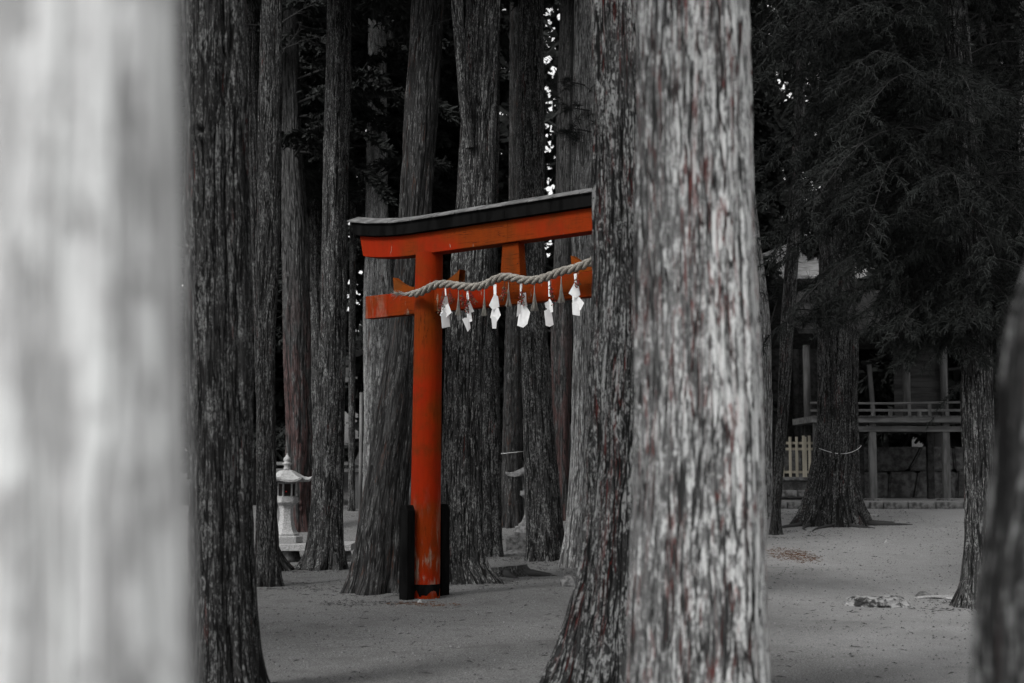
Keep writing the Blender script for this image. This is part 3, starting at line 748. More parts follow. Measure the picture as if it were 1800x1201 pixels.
# ragged black band at each foot, its lower edge peeling
def band(x):
    mb = MB(); n = 72; V = []; Fc = []
    for i in range(n):
        q = 2 * pi * i / n; lo = .005 + .10 * max(0, float(vnoise(np.array(cos(q) * 4. + x + 3), np.array(sin(q) * 4.), np.array(0.), 9)) - .40) * 1.9 + .02 * random.random()
        for r, z in ((.181, lo), (.183, lo + .003), (.183, .158), (.181, .162)): V.append((x + r * cos(q), r * sin(q), z))
    for i in range(n):
        j = (i + 1) % n
        for k in range(3): Fc.append((i * 4 + k, j * 4 + k, j * 4 + k + 1, i * 4 + k + 1))
    mb.add(V, Fc); mb.build('foot_band', M['black_paint'], gate)
band(0); band(-SP)
def beam(name, x0, x1, y0, y1, zf_lo, zf_hi, mat, n=40, parent=gate, endcut=0.0, bev=.006):
    mb = MB(); rings = []
    for i in range(n + 1):
        u = i / n; x = x0 + (x1 - x0) * u
        lo, hi = zf_lo(x), zf_hi(x)
        # slanted ends: the lower edge is shorter
        k = endcut * (-1 if u == 1 else (1 if u == 0 else 0))
        rings.append([(x - k, y0, lo), (x - k, y1, lo), (x, y1, hi), (x, y0, hi)])
    for i in range(n): mb.prism(rings[i], rings[i + 1], False)
    mb.f.append((0, 1, 2, 3)); o = n * 4; mb.f.append((o + 3, o + 2, o + 1, o))
    return mb.build(name, mat, parent, bevel=bev)
LEFT = 1.06; RIGHT = -SP - 1.06
def sori(x): u = max(0, abs(x - SC) - 1.45) ; return .085 * (u / 1.0) ** 2
beam('tie_beam', .96, RIGHT + .1, -.06, .06, lambda x: 3.295, lambda x: 3.565, M['red'])
# weathered end of the tie beam is a repainted sleeve
beam('beam_end', .968, .58, -.0625, .0625, lambda x: 3.2925, lambda x: 3.5675, M['red_end'], n=2)
ZS = 3.985
beam('lintel', LEFT - .02, RIGHT + .02, -.10, .10, lambda x: ZS + sori(x), lambda x: ZS + .25 + sori(x), M['red'], endcut=.06)
beam('top_beam', LEFT + .08, RIGHT - .08, -.155, .155, lambda x: ZS + .253 + sori(x), lambda x: ZS + .395 + sori(x) * 1.1, M['black_paint'], endcut=.05)
# sheet-metal cap in overlapping pieces
mb = MB(); n = 14; e0, e1 = LEFT + .12, RIGHT - .12
for i in range(n):
    xa = e0 + (e1 - e0) * i / n; xb = e0 + (e1 - e0) * (i + 1) / n + .012
    za, zb = ZS + .398 + sori(xa) * 1.1, ZS + .398 + sori(xb) * 1.1; k = .002 * (i % 2)
    ra = [(xa, .185, za + k), (xa, .185, za + .013 + k), (xa, 0, za + .085 + k), (xa, -.185, za + .013 + k), (xa, -.185, za + k)]
    rb = [(xb, .185, zb + k), (xb, .185, zb + .013 + k), (xb, 0, zb + .085 + k), (xb, -.185, zb + .013 + k), (xb, -.185, zb + k)]
    mb.prism(ra, rb)
mb.build('roof_cap', M['copper'], gate)
mb = MB(); r0 = [(SC - .15, -.055, 3.568), (SC + .15, -.055, 3.568), (SC + .15, .055, 3.568), (SC - .15, .055, 3.568)]
r1 = [(SC - .115, -.055, ZS - .002), (SC + .115, -.055, ZS - .002), (SC + .115, .055, ZS - .002), (SC - .115, .055, ZS - .002)]
mb.prism(r0, r1); mb.build('strut', M['red'], gate, bevel=.004)
for px_, sgn in ((0, 1), (0, -1), (-SP, 1), (-SP, -1)):
    x0 = px_ + sgn * .165 - .02; L = .34 if sgn > 0 else .38
    mb = MB(); rings = []
    for i in range(9):
        u = i / 8; x = x0 + sgn * L * u; h = .05 + .14 * u * u
        rings.append([(x, -.05, 3.5685), (x, .05, 3.5685), (x + sgn * .02 * u, .05, 3.5685 + h), (x + sgn * .02 * u, -.05, 3.5685 + h)])
    for i in range(8): mb.prism(rings[i], rings[i + 1], False)
    mb.f.append((3, 2, 1, 0)); mb.f.append((32, 33, 34, 35)); mb.build('wedge', M['red_top'], gate, bevel=.003)
# black bracing planks in front of and behind each foot
for px_ in (0, -SP):
    for sg in (1, -1):
        mb = MB(); y0, y1 = (.225, .345) if sg > 0 else (-.35, -.22)
        a = [(px_ - .065, y0, -.1), (px_ + .065, y0, -.1), (px_ + .065, y1, -.1), (px_ - .065, y1, -.1)]
        b = [(px_ - .065, y0, 1.00), (px_ + .065, y0, 1.03), (px_ + .065, y1, 1.03), (px_ - .065, y1, 1.00)]
        c = [(px_ - .035, y0, 1.065), (px_ + .04, y0, 1.07), (px_ + .04, y1, 1.07), (px_ - .035, y1, 1.065)]
        mb.prism(a, b, False); mb.prism(b, c); mb.f.append((0, 1, 2, 3)); pk = mb.build('brace_plank', M['black_paint'], gate, bevel=.004)
        for z in (.33, .78):
            if sg > 0:
                b_ = MB(); b_.tube([(px_ + .066, (y0 + y1) / 2, z), (px_ + .076, (y0 + y1) / 2, z)], .014, 8); b_.build('bolt', M['blade'], pk)
gate_M = Matrix.Translation(P0) @ RM.to_4x4()
def G(x, y, z): return gate_M @ Vector((x, y, z))
# ------------------------------------------------------------------ rope and hangings
rp = [(700, 517), (716, 518), (735, 516), (748, 510), (764, 501), (782, 499), (806, 503), (830, 505.5), (852, 502), (868, 492), (886, 486), (906, 489.5), (927, 494), (946, 492), (966, 486), (985, 477.5), (1006, 473), (1022, 468), (1036, 461.5), (1052, 455)]
RN = .26
cl = []
for a in rp:
    s_, z_ = s_at(*a, RN); cl.append((s_, RN, z_))
# the rope is symmetrical enough: carry on over the right pillar
cl += [(-SP - .05, .25, cl[-1][2] + .02), (-SP - .25, .24, cl[-1][2] - .06), (-SP - .4, .22, cl[-1][2] - .12)]
cl = np.array(cl); t = np.linspace(0, len(cl) - 1, 900)
CL = np.stack([np.interp(t, np.arange(len(cl)), cl[:, k]) for k in range(3)], 1)
ker = np.hanning(61); ker /= ker.sum()
for k in range(3): CL[:, k] = np.convolve(np.pad(CL[:, k], 30, mode='reflect', reflect_type='odd'), ker, 'valid')
arc = np.concatenate([[0], np.cumsum(np.linalg.norm(np.diff(CL, axis=0), axis=1))])
rope = empty('straw_rope', G(CL[0][0], CL[0][1], CL[0][2]), 'thick twisted straw rope slung across the red gate in waves', 'rope')
ro = rope.location
tot = arc[-1]
for st in range(3):
    pts = []; rad = []
    for i in range(0, 900, 1):
        u = arc[i]; fat = float(ss((u - .02) / .30)) * float(ss((tot - u) / .25)); R_ = .008 + .030 * fat
        tg = CL[min(i + 1, 899)] - CL[max(i - 1, 0)]; tg = tg / np.linalg.norm(tg)
        a = np.cross(tg, [0, 1, 0]); a /= np.linalg.norm(a); b = np.cross(a, tg)
        q = 2 * pi * u / .30 + st * 2 * pi / 3
        p = CL[i] + a * cos(q) * R_ * .68 + b * sin(q) * R_ * .68
        pts.append(G(*p) - ro); rad.append((R_ * .60) * (1.0 + .06 * random.uniform(-1, 1)))
    mb = MB(); mb.tube(pts, rad, 9); mb.build('strand', M['rope'], rope, True)
mb = MB()
for i in range(46):           # frayed end and stray fibres
    p = Vector(CL[0]) + Vector((random.uniform(-.12, .02), random.uniform(-.01, .01), random.uniform(-.008, .008)))
    d = Vector((random.uniform(.05, .16), random.uniform(-.02, .03), random.uniform(-.05, .05)))
    mb.tube([G(*p) - ro, G(*(p + d * .5)) - ro, G(*(p + d + Vector((0, 0, random.uniform(-.03, .03))))) - ro], [.0025, .002, .0008], 4)
for i in range(150):
    j = random.randrange(60, 880); p = Vector(CL[j]) + Vector((0, random.uniform(0, .04), random.uniform(-.045, .045)))
    d = Vector((random.uniform(-.05, .05), random.uniform(0, .02), random.uniform(-.04, .04)))
    mb.tube([G(*p) - ro, G(*(p + d)) - ro], [.0018, .0006], 3)
mb.build('fray', M['straw'], rope)['kind'] = 'stuff'

def rope_z(x): return float(np.interp(-x, -CL[:, 0], CL[:, 2]))
# paper streamers: folded zigzags. Panels given as outlines in cm (x right in view, z down)
SH = [  # px x, top py, list of polygons in photo px relative to hanging point (dx, dy), depth cm
 (782.5, 505, [[(-1.2, 0), (1.2, 0), (2.5, 15), (0, 15)], [(0, 15), (4, 17), (6.5, 33), (-6, 37), (-5, 30)], [(-6, 36), (6, 30), (12, 46), (0, 56), (-9, 50)], [(-7, 48), (7, 46), (9, 70), (-5, 74)]], 'leftmost'),
 (821.5, 510, [[(-1.5, 0), (1.8, 0), (3, 20), (-1, 20)], [(0, 18), (4, 20), (12, 38), (4, 42), (-4, 36)], [(-2, 36), (6, 38), (9, 56), (1, 58)], [(-9, 52), (3, 50), (6, 68), (1, 75)]], 'second from left'),
 (869.5, 500, [[(-2.5, 0), (3, 0), (3, 20), (-1.5, 20)], [(-1, 18), (6, 22), (8.5, 40), (-3, 46), (-10, 38)], [(-4, 42), (7, 44), (11, 56), (2, 70), (-8, 58)], [(-6, 58), (4, 62), (3, 79), (-4, 79)]], 'third from left'),
 (916, 497, [[(-2, 0), (2, 0), (1, 24), (-2, 24)], [(1, 20), (8, 18), (9, 34), (11, 42), (3, 46)], [(-2, 40), (8, 42), (16, 54), (11, 74), (4, 80), (-7, 76)], [(-6, 34), (-1, 32), (-2, 56), (-8, 62)]], 'fourth from left'),
 (965, 492, [[(-1.5, 0), (1.5, 0), (2, 30), (-1, 30)], [(-8, 42), (0, 38), (2, 48), (-6, 51)], [(0, 34), (6, 44), (7, 58), (-2, 60), (-4, 50)], [(-9, 56), (4, 54), (8, 80), (1, 84), (-6, 82)]], 'second from right'),
 (1011, 481, [[(-2, 0), (2.5, 0), (3, 18), (-1, 18)], [(-1, 16), (5, 18), (9, 38), (1, 44), (-12, 36)], [(-5, 38), (3, 40), (15, 54), (9, 66), (-4, 64)], [(-6, 52), (8, 58), (8, 76), (-5, 74)]], 'rightmost'),
]
for k, (px, py, polys, lab) in enumerate(SH):
    s_, z_ = s_at(px, py, RN + .01); o = G(s_, RN + .01, z_)
    root = empty('paper_streamer', o, 'white zigzag paper streamer on the rope, %s of six' % lab, 'streamer', 'paper streamers hanging from the rope')
    sc = (o.y) / F
    for j, pl_ in enumerate(polys):
        mb = MB(); dep = .012 * (j % 2) + .004 * j; tilt = .25 * (-1) ** j + .1 * (k % 3)
        cx_ = sum(q[0] for q in pl_) / len(pl_); A = []; B = []
        for (dx, dy) in pl_:
            x = dx * sc; z = -dy * sc; y = -dep - (dx - cx_) * sc * tilt * 2.6 + .004 * sin(dy * .4)
            A.append((x, y, z)); B.append((x, y + .0016, z))
        mb.prism(A, B); mb.build('strap' if j == 0 else 'paper_fold', M['paper'], root)
        if j:
            # crease line panel: second thin ply turned back, as folded paper shows
            mb = MB(); q = [(a[0] * .82 + cx_ * sc * .18 + .006, a[1] + .009, a[2] * .97) for a in A]
            mb.prism(q, [(a[0], a[1] + .0012, a[2]) for a in q]); mb.build('paper_fold', M['paper'], root)
TS = [(806, 510, 556, 6, 'between the first and second paper streamers from the left'), (851.5, 508, 557, 6, 'between the second and third paper streamers from the left'), (894, 496, 541, 6.5, 'between the third and fourth paper streamers from the left'),
      (939.5, 499, 548, 7.5, 'between the fourth and fifth paper streamers from the left'), (986.5, 483, 534, 7, 'between the two rightmost paper streamers')]
for (px, y0, y1, w2, lab) in TS:
    s_, z_ = s_at(px, y0, RN + .005); o = G(s_, RN + .005, z_); sc = o.y / F
    root = empty('straw_tassel', o, 'thin straw tassel, ' + lab, 'tassel', 'straw tassels hanging from the rope')
    L = (y1 - y0) * sc
    mb = MB(); mb.tube([(0, 0, .01), (0, 0, -L * .3), (0, 0, -L * .42)], [.004, .006, .011], 8); mb.build('cord', M['straw'], root)
    mb = MB()
    for i in range(44):
        q = random.uniform(0, 2 * pi); rr = w2 * sc * sqrt(random.random())
        mb.tube([(cos(q) * .006, sin(q) * .006, -L * .36), (rr * .45 * cos(q), rr * .45 * sin(q), -L * .68), (rr * cos(q), rr * sin(q), -L * random.uniform(.94, 1.0))], [.0026, .0026, .002], 4)
    mb.build('fringe', M['straw'], root)
# dried sprigs with berries
SPR = [(779, 513, -3, 40, 'over the leftmost paper streamer'), (790, 512, 5, 24, 'right of the leftmost paper streamer'), (812, 514, 2, 30, 'left of the second paper streamer'), (826, 514, 6, 22, 'right of the second paper streamer'), (822, 520, -2, 34, 'draped down the second paper streamer'),
       (888, 497, -6, 38, 'right of the third paper streamer'), (916, 504, 1, 38, 'draped down the fourth paper streamer'), (967, 496, 4, 42, 'draped beside the second paper streamer from the right'), (1012, 488, 2, 20, 'over the rightmost paper streamer')]
BERRY = None
for (px, py, dx, L, lab) in SPR:
    s_, z_ = s_at(px, py, RN + .03); o = G(s_, RN + .03, z_); sc = o.y / F
    root = empty('dried_sprig', o, 'small dried berry sprig, ' + lab, 'sprig', 'berry sprigs tied to the rope')
    st_ = MB(); lf = MB(); bq = []; L_ = L * sc
    for b in range(4):
        e = Vector((dx * sc + random.uniform(-.035, .035), random.uniform(-.03, .01), -L_ * random.uniform(.7, 1)))
        st_.tube([(0, 0, .02), e * .5 + Vector((random.uniform(-.01, .01), 0, 0)), e], [.002, .0018, .001], 4)
        for i in range(7):
            q = e * random.uniform(.25, 1) + Vector((random.uniform(-.02, .02), random.uniform(-.03, 0), random.uniform(-.01, .01)))
            d1 = Vector((random.uniform(-1, 1), random.uniform(-1, 1), random.uniform(-1, 1))).normalized() * .016; d2 = d1.cross(Vector((random.random(), 1, random.random()))).normalized() * .007
            lf.prism([q - d1, q + d2, q + d1, q - d2], [q - d1 + Vector((0, .001, 0)), q + d2 + Vector((0, .001, 0)), q + d1 + Vector((0, .001, 0)), q - d2 + Vector((0, .001, 0))])
        for i in range(5):
            q = e * random.uniform(.3, 1) + Vector((random.uniform(-.015, .015), random.uniform(-.04, -.01), 0))
            bq.append(q)
    st_.build('stem', M['twig'], root); lf.build('leaves', M['sprig_leaf'], root); 
    for q in bq:
        if BERRY is None:
            be = MB(); be.lathe([(.001, -.007), (.006, -.003), (.006, .003), (.001, .007)], 6); b1 = be.build('berry', M['berry'], root, True); BERRY = b1.data
        else:
            b1 = bpy.data.objects.new('berry', BERRY); C.objects.link(b1); b1.parent = root
        b1.location = q

# ------------------------------------------------------------------ stone lanterns
def hexring(r, z, rot=0, lift=0):
    return [(r * cos(rot + i * pi / 3), r * sin(rot + i * pi / 3), z) for i in range(6)]
def lantern(loc, label, rz, group, stone=None):
    stone = stone or M['granite']
    root = empty('stone_lantern', loc, label, 'lantern', group, rz)
    z = 0
    mb = MB(); mb.lathe([(.27, 0), (.27, .10), (.245, .115)], 6); mb.build('base', stone, root, bevel=.006)
    mb = MB(); mb.lathe([(.215, .116), (.215, .15), (.19, .165), (.165, .20), (.138, .27), (.118, .36), (.108, .46), (.112, .55), (.128, .60)], 6); mb.build('shaft', stone, root, bevel=.004)
    mb = MB(); mb.lathe([(.13, .602), (.19, .655), (.19, .735)], 6); mb.build('tray', stone, root, bevel=.005)
    fb = MB()
    for i in range(6):
        q = i * pi / 3; fb.tube([(.135 * cos(q), .135 * sin(q), .737), (.135 * cos(q), .135 * sin(q), .975)], .016, 6)
    fb.lathe([(.15, .737), (.15, .757)], 6); fb.lathe([(.15, .955), (.15, .978)], 6)
    fbo = fb.build('lamp_chamber', stone, root)
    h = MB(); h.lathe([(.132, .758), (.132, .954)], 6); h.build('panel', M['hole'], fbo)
    h = MB(); h.tube([(-.02, -.112, .83), (-.02, -.128, .83)], .012, 6); h.build('amulet', M['red_glow'], fbo)
    # roof with upswept corners
    mb = MB(); n = 36; V = []; Fc = []
    prof = [(1.0, .985, 1), (1.0, 1.02, 1), (.86, 1.03, .55), (.68, 1.06, .25), (.48, 1.115, .05), (.30, 1.165, 0), (.14, 1.18, 0)]
    for (k, zz, lift) in prof:
        for i in range(n):
            q = 2 * pi * i / n; a = (q % (pi / 3)) - pi / 6; rr = .41 * cos(pi / 6) / cos(a)   # hexagon
            c_ = (abs(a) / (pi / 6)) ** 3
            V.append((rr * k * cos(q), rr * k * sin(q), zz + .055 * lift * c_))
    for j in range(len(prof) - 1):
        for i in range(n): Fc.append((j * n + i, j * n + (i + 1) % n, (j + 1) * n + (i + 1) % n, (j + 1) * n + i))
    Fc.append(tuple(range(n))[::-1]); Fc.append(tuple((len(prof) - 1) * n + i for i in range(n)))
    mb.add(V, Fc); mb.build('roof', stone, root)
    mb = MB(); mb.lathe([(.062, 1.181), (.055, 1.21), (.045, 1.24), (.07, 1.27), (.082, 1.29), (.05, 1.30), (.045, 1.315), (.062, 1.34), (.058, 1.37), (.03, 1.40), (.012, 1.43), (.004, 1.45)], 20); mb.build('finial', stone, root, True)
    return root
gl = ground_at(502, 985); YL = gl.y
tp = at(502, 955, YL)
# raised slab the first lantern stands on
sl = empty('stone_slab', (at(550, 955, YL).x, YL + .1, gl.z), 'long pale stone slab on stubby legs carrying the left stone lantern', 'slab')
mb = MB(); mb.box((0, 0, .22), (1.32, .95, .11)); mb.build('slab_top', M['granite'], sl, bevel=.01)
for x in (-.38, .46):
    for y in (-.28, .28):
        mb = MB(); mb.lathe([(.13, -.05), (.12, .05), (.10, .164)], 14); mb.build('leg', M['granite_dark'], sl, True, loc=(x, y, 0))
lan = lantern((at(502, 955, YL).x, YL + .05, gl.z + .276), 'pale carved stone lantern on a raised slab, between dark trunks at the left', .25, 'stone lanterns')
lan.scale = (1, 1, .99)
Y2 = 25.5
g2 = float(gz(at(936, 940, Y2).x, Y2))
p2 = at(936, 838, Y2)
st2 = empty('stone_plinth', (p2.x, Y2, g2), 'rough stone block plinth under the half-hidden lantern behind the mottled trunk', 'plinth')
ph = max(.12, p2.z - .985 - g2)
mb = MB(); mb.box((0, 0, ph / 2 - .05), (.95, .85, ph * .55 + .1)); mb.build('lower_block', M['granite_dark'], st2, bevel=.02)
mb = MB(); mb.box((0, 0, ph * .775), (.66, .62, ph * .44)); mb.build('upper_block', M['granite_dark'], st2, bevel=.015)
l2 = lantern((p2.x, Y2, g2 + ph * .998), 'weathered stone lantern half hidden behind the mottled trunk in the middle', .1, 'stone lanterns', M['lantern_old'])
l2.scale = (1.18, 1.18, 1.0)

# ------------------------------------------------------------------ stones, stump, litter
def rock(name, px, py, w_, h_, d_, label, mat, seed, cat='rock', Y=None, group=None):
    p = ground_at(px, py) if Y is None else Vector((px_x(px, Y), Y, float(gz(px_x(px, Y), Y))))
    bm = bmesh.new(); bmesh.ops.create_icosphere(bm, subdivisions=4, radius=1)
    co = np.array([v.co for v in bm.verts]); n = vnoise(co[:, 0] * 1.6 + seed, co[:, 1] * 1.6, co[:, 2] * 1.6, seed) - .5; n2 = vnoise(co[:, 0] * 5 + seed, co[:, 1] * 5, co[:, 2] * 5, seed) - .5
    for v, a, b in zip(bm.verts, n, n2):
        c_ = v.co * (1 + .7 * a + .22 * b); v.co = Vector((c_.x * w_ / 2, c_.y * d_ / 2, max(c_.z, -.4) * h_))
    o = bmobj(name, bm, mat, None, False, loc=p); tag(o, label, cat, group); return o
rock('flat_rock', 1548, 1064, .66, .10, .45, 'mottled flat rock lying on the gravel in the clearing at right', M['rock'], 4)
rock('flat_rock', 1512, 1061, .24, .07, .2, 'small pale stone at the left tip of the mottled flat rock', M['rock'], 14)
rock('flat_rock', 1622, 1048, .2, .05, .2, 'small dark stone at the end of the pale buried slab', M['granite_dark'], 8)
rock('buried_slab', 1668, 1051, .62, .022, .3, 'thin pale slab of stone flush with the gravel by the fissured cedar', M['granite'], 9, 'slab')
rock('round_rock', 1002, 1030, .26, .13, .25, 'dark bumpy rock beside the foot of the near dark trunk', M['granite_dark'], 11)
rock('pebble', 1558, 955, .08, .04, .07, 'single pale pebble on the gravel in the open clearing', M['granite'], 12, 'pebble')
rock('pebble', 738, 1060, .05, .03, .05, 'single pale pebble at the foot of the red gate pillar', M['granite'], 13, 'pebble')
for i, (px, py, w_, lab) in enumerate(((1497, 909, .3, 'root stone'), (1527, 908, .35, 'pale low stone beside the right root of the broad dark cedar'))):
    if i: rock('low_stone', px, py, w_, .06, .2, lab, M['rock'], 21 + i)
rock('low_stone', 615, 985, .3, .07, .3, 'pale broken stone on the path left of the leaning trunk', M['granite'], 24)
for i, (px, py, w_, h_, lab) in enumerate(((893, 946, .5, .08, 'flat stepping stone left of the half-hidden lantern'), (905, 972, .6, .06, 'rough paving stone in front of the half-hidden lantern'), (985, 912, .5, .05, 'pale flat stone glimpsed right of the mottled trunk'), (895, 921, .6, .06, 'narrow stone step behind the stepping stone, left of the dim lantern'))):
    rock('path_stone', px, py, w_, h_, .5, lab, M['granite_dark'] if i != 2 else M['granite'], 31 + i, 'stone')
# stump
ps = ground_at(886, 1012)
root = empty('tree_stump', ps, 'low sawn stump with roots right of the forked trunk', 'stump')
n = 48
rows = [(-.05, .33), (.0, .30), (.05, .26), (.10, .235), (.135, .23)]
V = []; Fc = []; B = []
for z, r in rows:
    for i in range(n):
        q = 2 * pi * i / n; rr = r * (1 + .16 * cos(3 * q + 1) * (1 - z * 4) + .07 * cos(7 * q) + .03 * random.uniform(-1, 1)); V.append((rr * cos(q) * 1.25, rr * sin(q), z + .02 * cos(q))); B.append((r * cos(q), r * sin(q), z))
for j in range(len(rows) - 1):
    for i in range(n): Fc.append((j * n + i, j * n + (i + 1) % n, (j + 1) * n + (i + 1) % n, (j + 1) * n + i))
meshobj('bark', V, Fc, M['bark_stump'], root, True, {'bark': np.array(B), 'groove': np.zeros(len(B))})
o = (len(rows) - 1) * n; V2 = [V[o + i] for i in range(n)]
meshobj('cut_face', V2, [tuple(range(n))], simple('cut wood', g(.06), g(.12), 20), root)
mb = MB()
for a, L in ((.1, .5), (-.4, .55), (3.0, .6), (3.7, .4), (-1.4, .35)):
    mb.tube([(.2 * cos(a), .2 * sin(a), .05), ((.2 + L * .5) * cos(a), (.2 + L * .5) * sin(a), .03), ((.25 + L) * cos(a + .2), (.25 + L) * sin(a + .2), -.01)], [.07, .04, .012], 7)
mb.build('root', M['bark_stump'], root, True)
# surface roots of the broad cedar
mb = MB(); b = T16.location
for (x, y, a, L, r) in ((-.55, -.2, 3.3, .9, .05), (-.5, -.35, 3.9, .7, .04), (.5, -.3, -.4, .8, .055), (.55, -.1, .1, .7, .05), (.1, -.55, -1.2, .5, .04), (-.2, -.6, 3.6, .8, .03)):
    pts = []
    for i in range(6):
        t = i / 5; xx = x + cos(a + .5 * t) * L * t; yy = y + sin(a + .5 * t) * L * t
        pts.append((xx, yy, float(gz(b.x + xx, b.y + yy)) - b.z + .03 - .03 * t))
    mb.tube(pts, [r * (1 - .8 * i / 5) for i in range(6)], 7)
mb.build('root', M['bark_stump'], T16, True)

# litter and pebbles (uncountable)
rng = np.random.default_rng(5)
def scatter(name, n, mat, fn, label, cat):
    VV = []; 
    px = rng.uniform(-6, 8, n); py = rng.uniform(7, 30, n) ** 1.0
    V, Fc = [], []
    o = 0
    for x, y in zip(px, py):
        z = float(gz(x, y)) + .002; v, f = fn(x, y, z); V += v; Fc += [tuple(i + o for i in q) for q in f]; o += len(v)
    ob = meshobj(name, V, Fc, mat); tag(ob, label, cat, None, 'stuff')
M['grit'] = simple('pale grit stone', g(.12), g(.26), 30)
def peb(x, y, z, k=1):
    s = abs(random.gauss(.003, .005)) * k + .003; v = []
    for i in range(5):
        q = i * 2 * pi / 5 + random.random(); v.append((x + s * cos(q), y + s * sin(q), z))
    v.append((x, y, z + s * .9)); return v, [(i, (i + 1) % 5, 5) for i in range(5)]
scatter('gravel', 16000, M['granite_dark'], peb, 'loose small stones scattered over the sandy ground', 'gravel')
scatter('coarse_grit', 6000, M['kerb_stone'], lambda x, y, z: peb(x, y, z, .8), 'coarse dark grit trodden into the sandy ground', 'grit')
scatter('pale_grit', 16000, M['grit'], lambda x, y, z: peb(x, y, z, .35), 'pale grit sprinkled over the sandy ground', 'grit')
def twg(x, y, z):
    L = .015 + .10 * random.random() ** 3; a = random.random() * pi; w_ = random.uniform(.0015, .004); dx, dy = cos(a) * L, sin(a) * L; nx_, ny_ = -sin(a) * w_, cos(a) * w_
    return [(x - nx_, y - ny_, z), (x + nx_, y + ny_, z), (x + dx + nx_, y + dy + ny_, z + .004), (x + dx - nx_, y + dy - ny_, z + .004), (x + dx / 2, y + dy / 2, z + w_ * 2 + .004)], [(0, 1, 4), (1, 2, 4), (2, 3, 4), (3, 0, 4)]
scatter('twig_litter', 2600, M['bark_stump'], twg, 'fallen twigs and needles lying on the sandy ground', 'twigs')
def litter_patch(name, px, py, rx, ry, n, label, mat):
    p = ground_at(px, py); V = []; Fc = []
    for i in range(n):
        a = random.random() * 2 * pi; r = sqrt(random.random()) * random.random() ** .3
        x, y = p.x + rx * r * cos(a), p.y + ry * r * sin(a); z = float(gz(x, y)) + .004
        v, f = twg(x, y, z); o = len(V); V += v; Fc += [tuple(k + o for k in q) for q in f]
    ob = meshobj(name, V, Fc, mat); tag(ob, label, 'needles', None, 'stuff')
V, Fc = [], []
for tr in tw:
    b = tr.location
    if b.y > 31 or b.y < 3: continue
    r0_ = .22 + .012 * b.y
    for i in range(170):
        a = random.random() * 2 * pi; r = r0_ + abs(random.gauss(0, .22)); x_, y_ = b.x + r * cos(a), b.y + r * sin(a)
        v, f = twg(x_, y_, float(gz(x_, y_)) + .003); o = len(V); V += v; Fc += [tuple(k + o for k in q) for q in f]
ob = meshobj('bark_litter', V, Fc, M['bark_stump']); tag(ob, 'shed bark bits and needles lying round the feet of the trunks', 'litter', None, 'stuff')
M['red_litter'] = simple('rusty dry needles', (.05, .030, .020), (.085, .046, .030), 30, .9, 0)
litter_patch('needle_litter', 1393, 977, .42, 1.0, 520, 'patch of rusty fallen needles on the gravel beside the thick pale trunk', M['red_litter'])
litter_patch('needle_litter', 745, 1063, .55, .30, 130, 'thin ring of rusty needles around the foot of the red gate pillar', M['red_litter'])
litter_patch('needle_litter', 640, 1062, .7, .4, 160, 'sparse dark needles in front of the leaning trunk', M['bark_stump'])

# ------------------------------------------------------------------ stage, stone wall, fence, kerbs at right
YK = 30.0
def XK(px, Y=YK): return px_x(px, Y)
def ZK(py, Y=YK): return at(900, py, Y).z
def kerb(x0, x1, Y, ztop, h, depth, label, seed, name='stone_kerb'):
    root = empty(name, ((x0 + x1) / 2, Y, ztop - h), label, 'kerb'); x = x0; rd_ = random.Random(seed)
    while x < x1:
        w_ = rd_.uniform(.28, .6); w_ = min(w_, x1 - x)
        if w_ < .08: break
        mb = MB(); mb.box((0, 0, 0), (w_ - .02, depth * rd_.uniform(.9, 1.05), h * rd_.uniform(.9, 1.05)), Matrix.Rotation(rd_.uniform(-.03, .03), 3, 'Z'))
        mb.build('stone', M['kerb_stone'], root, loc=(x + w_ / 2 - (x0 + x1) / 2, rd_.uniform(-.02, .02), h / 2), bevel=.02); x += w_
    return root
zk = ZK(882.5)
kerb(XK(1350), XK(1760), YK, zk, .17, .22, 'low row of stone edging along the back of the gravel clearing', 3)
# terrace behind the kerb
def terrace(name, x0, x1, y0, y1, z, mat):
    mb = MB(); mb.box(((x0 + x1) / 2, (y0 + y1) / 2, z - .3), (x1 - x0, y1 - y0, .6)); o = mb.build(name, mat); tag(o, kind='structure'); return o
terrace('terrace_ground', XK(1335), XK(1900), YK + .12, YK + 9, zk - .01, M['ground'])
# left steps up to the fence
kerb(XK(1362, 31), XK(1436, 31), 31.2, at(900, 862, 31.2).z, .14, .3, 'second stone step left of the broad dark cedar, below the picket fence', 5)
mb = MB(); zf = at(900, 839, 32.2).z
fl = empty('stone_platform', (px_x(1400, 32.2), 33.0, zk - .01), 'pale stone sill with rubble face carrying the picket fence', 'platform')
mb.box((0, 0, (zf - zk) / 2), (1.6, 1.5, zf - zk - .08)); mb.build('rubble_face', M['wall_stone'], fl, bevel=.02)
mb = MB(); mb.box((0, -.02, (zf - zk) - .03), (1.66, 1.6, .07)); mb.build('sill', M['granite_dark'], fl, bevel=.01)
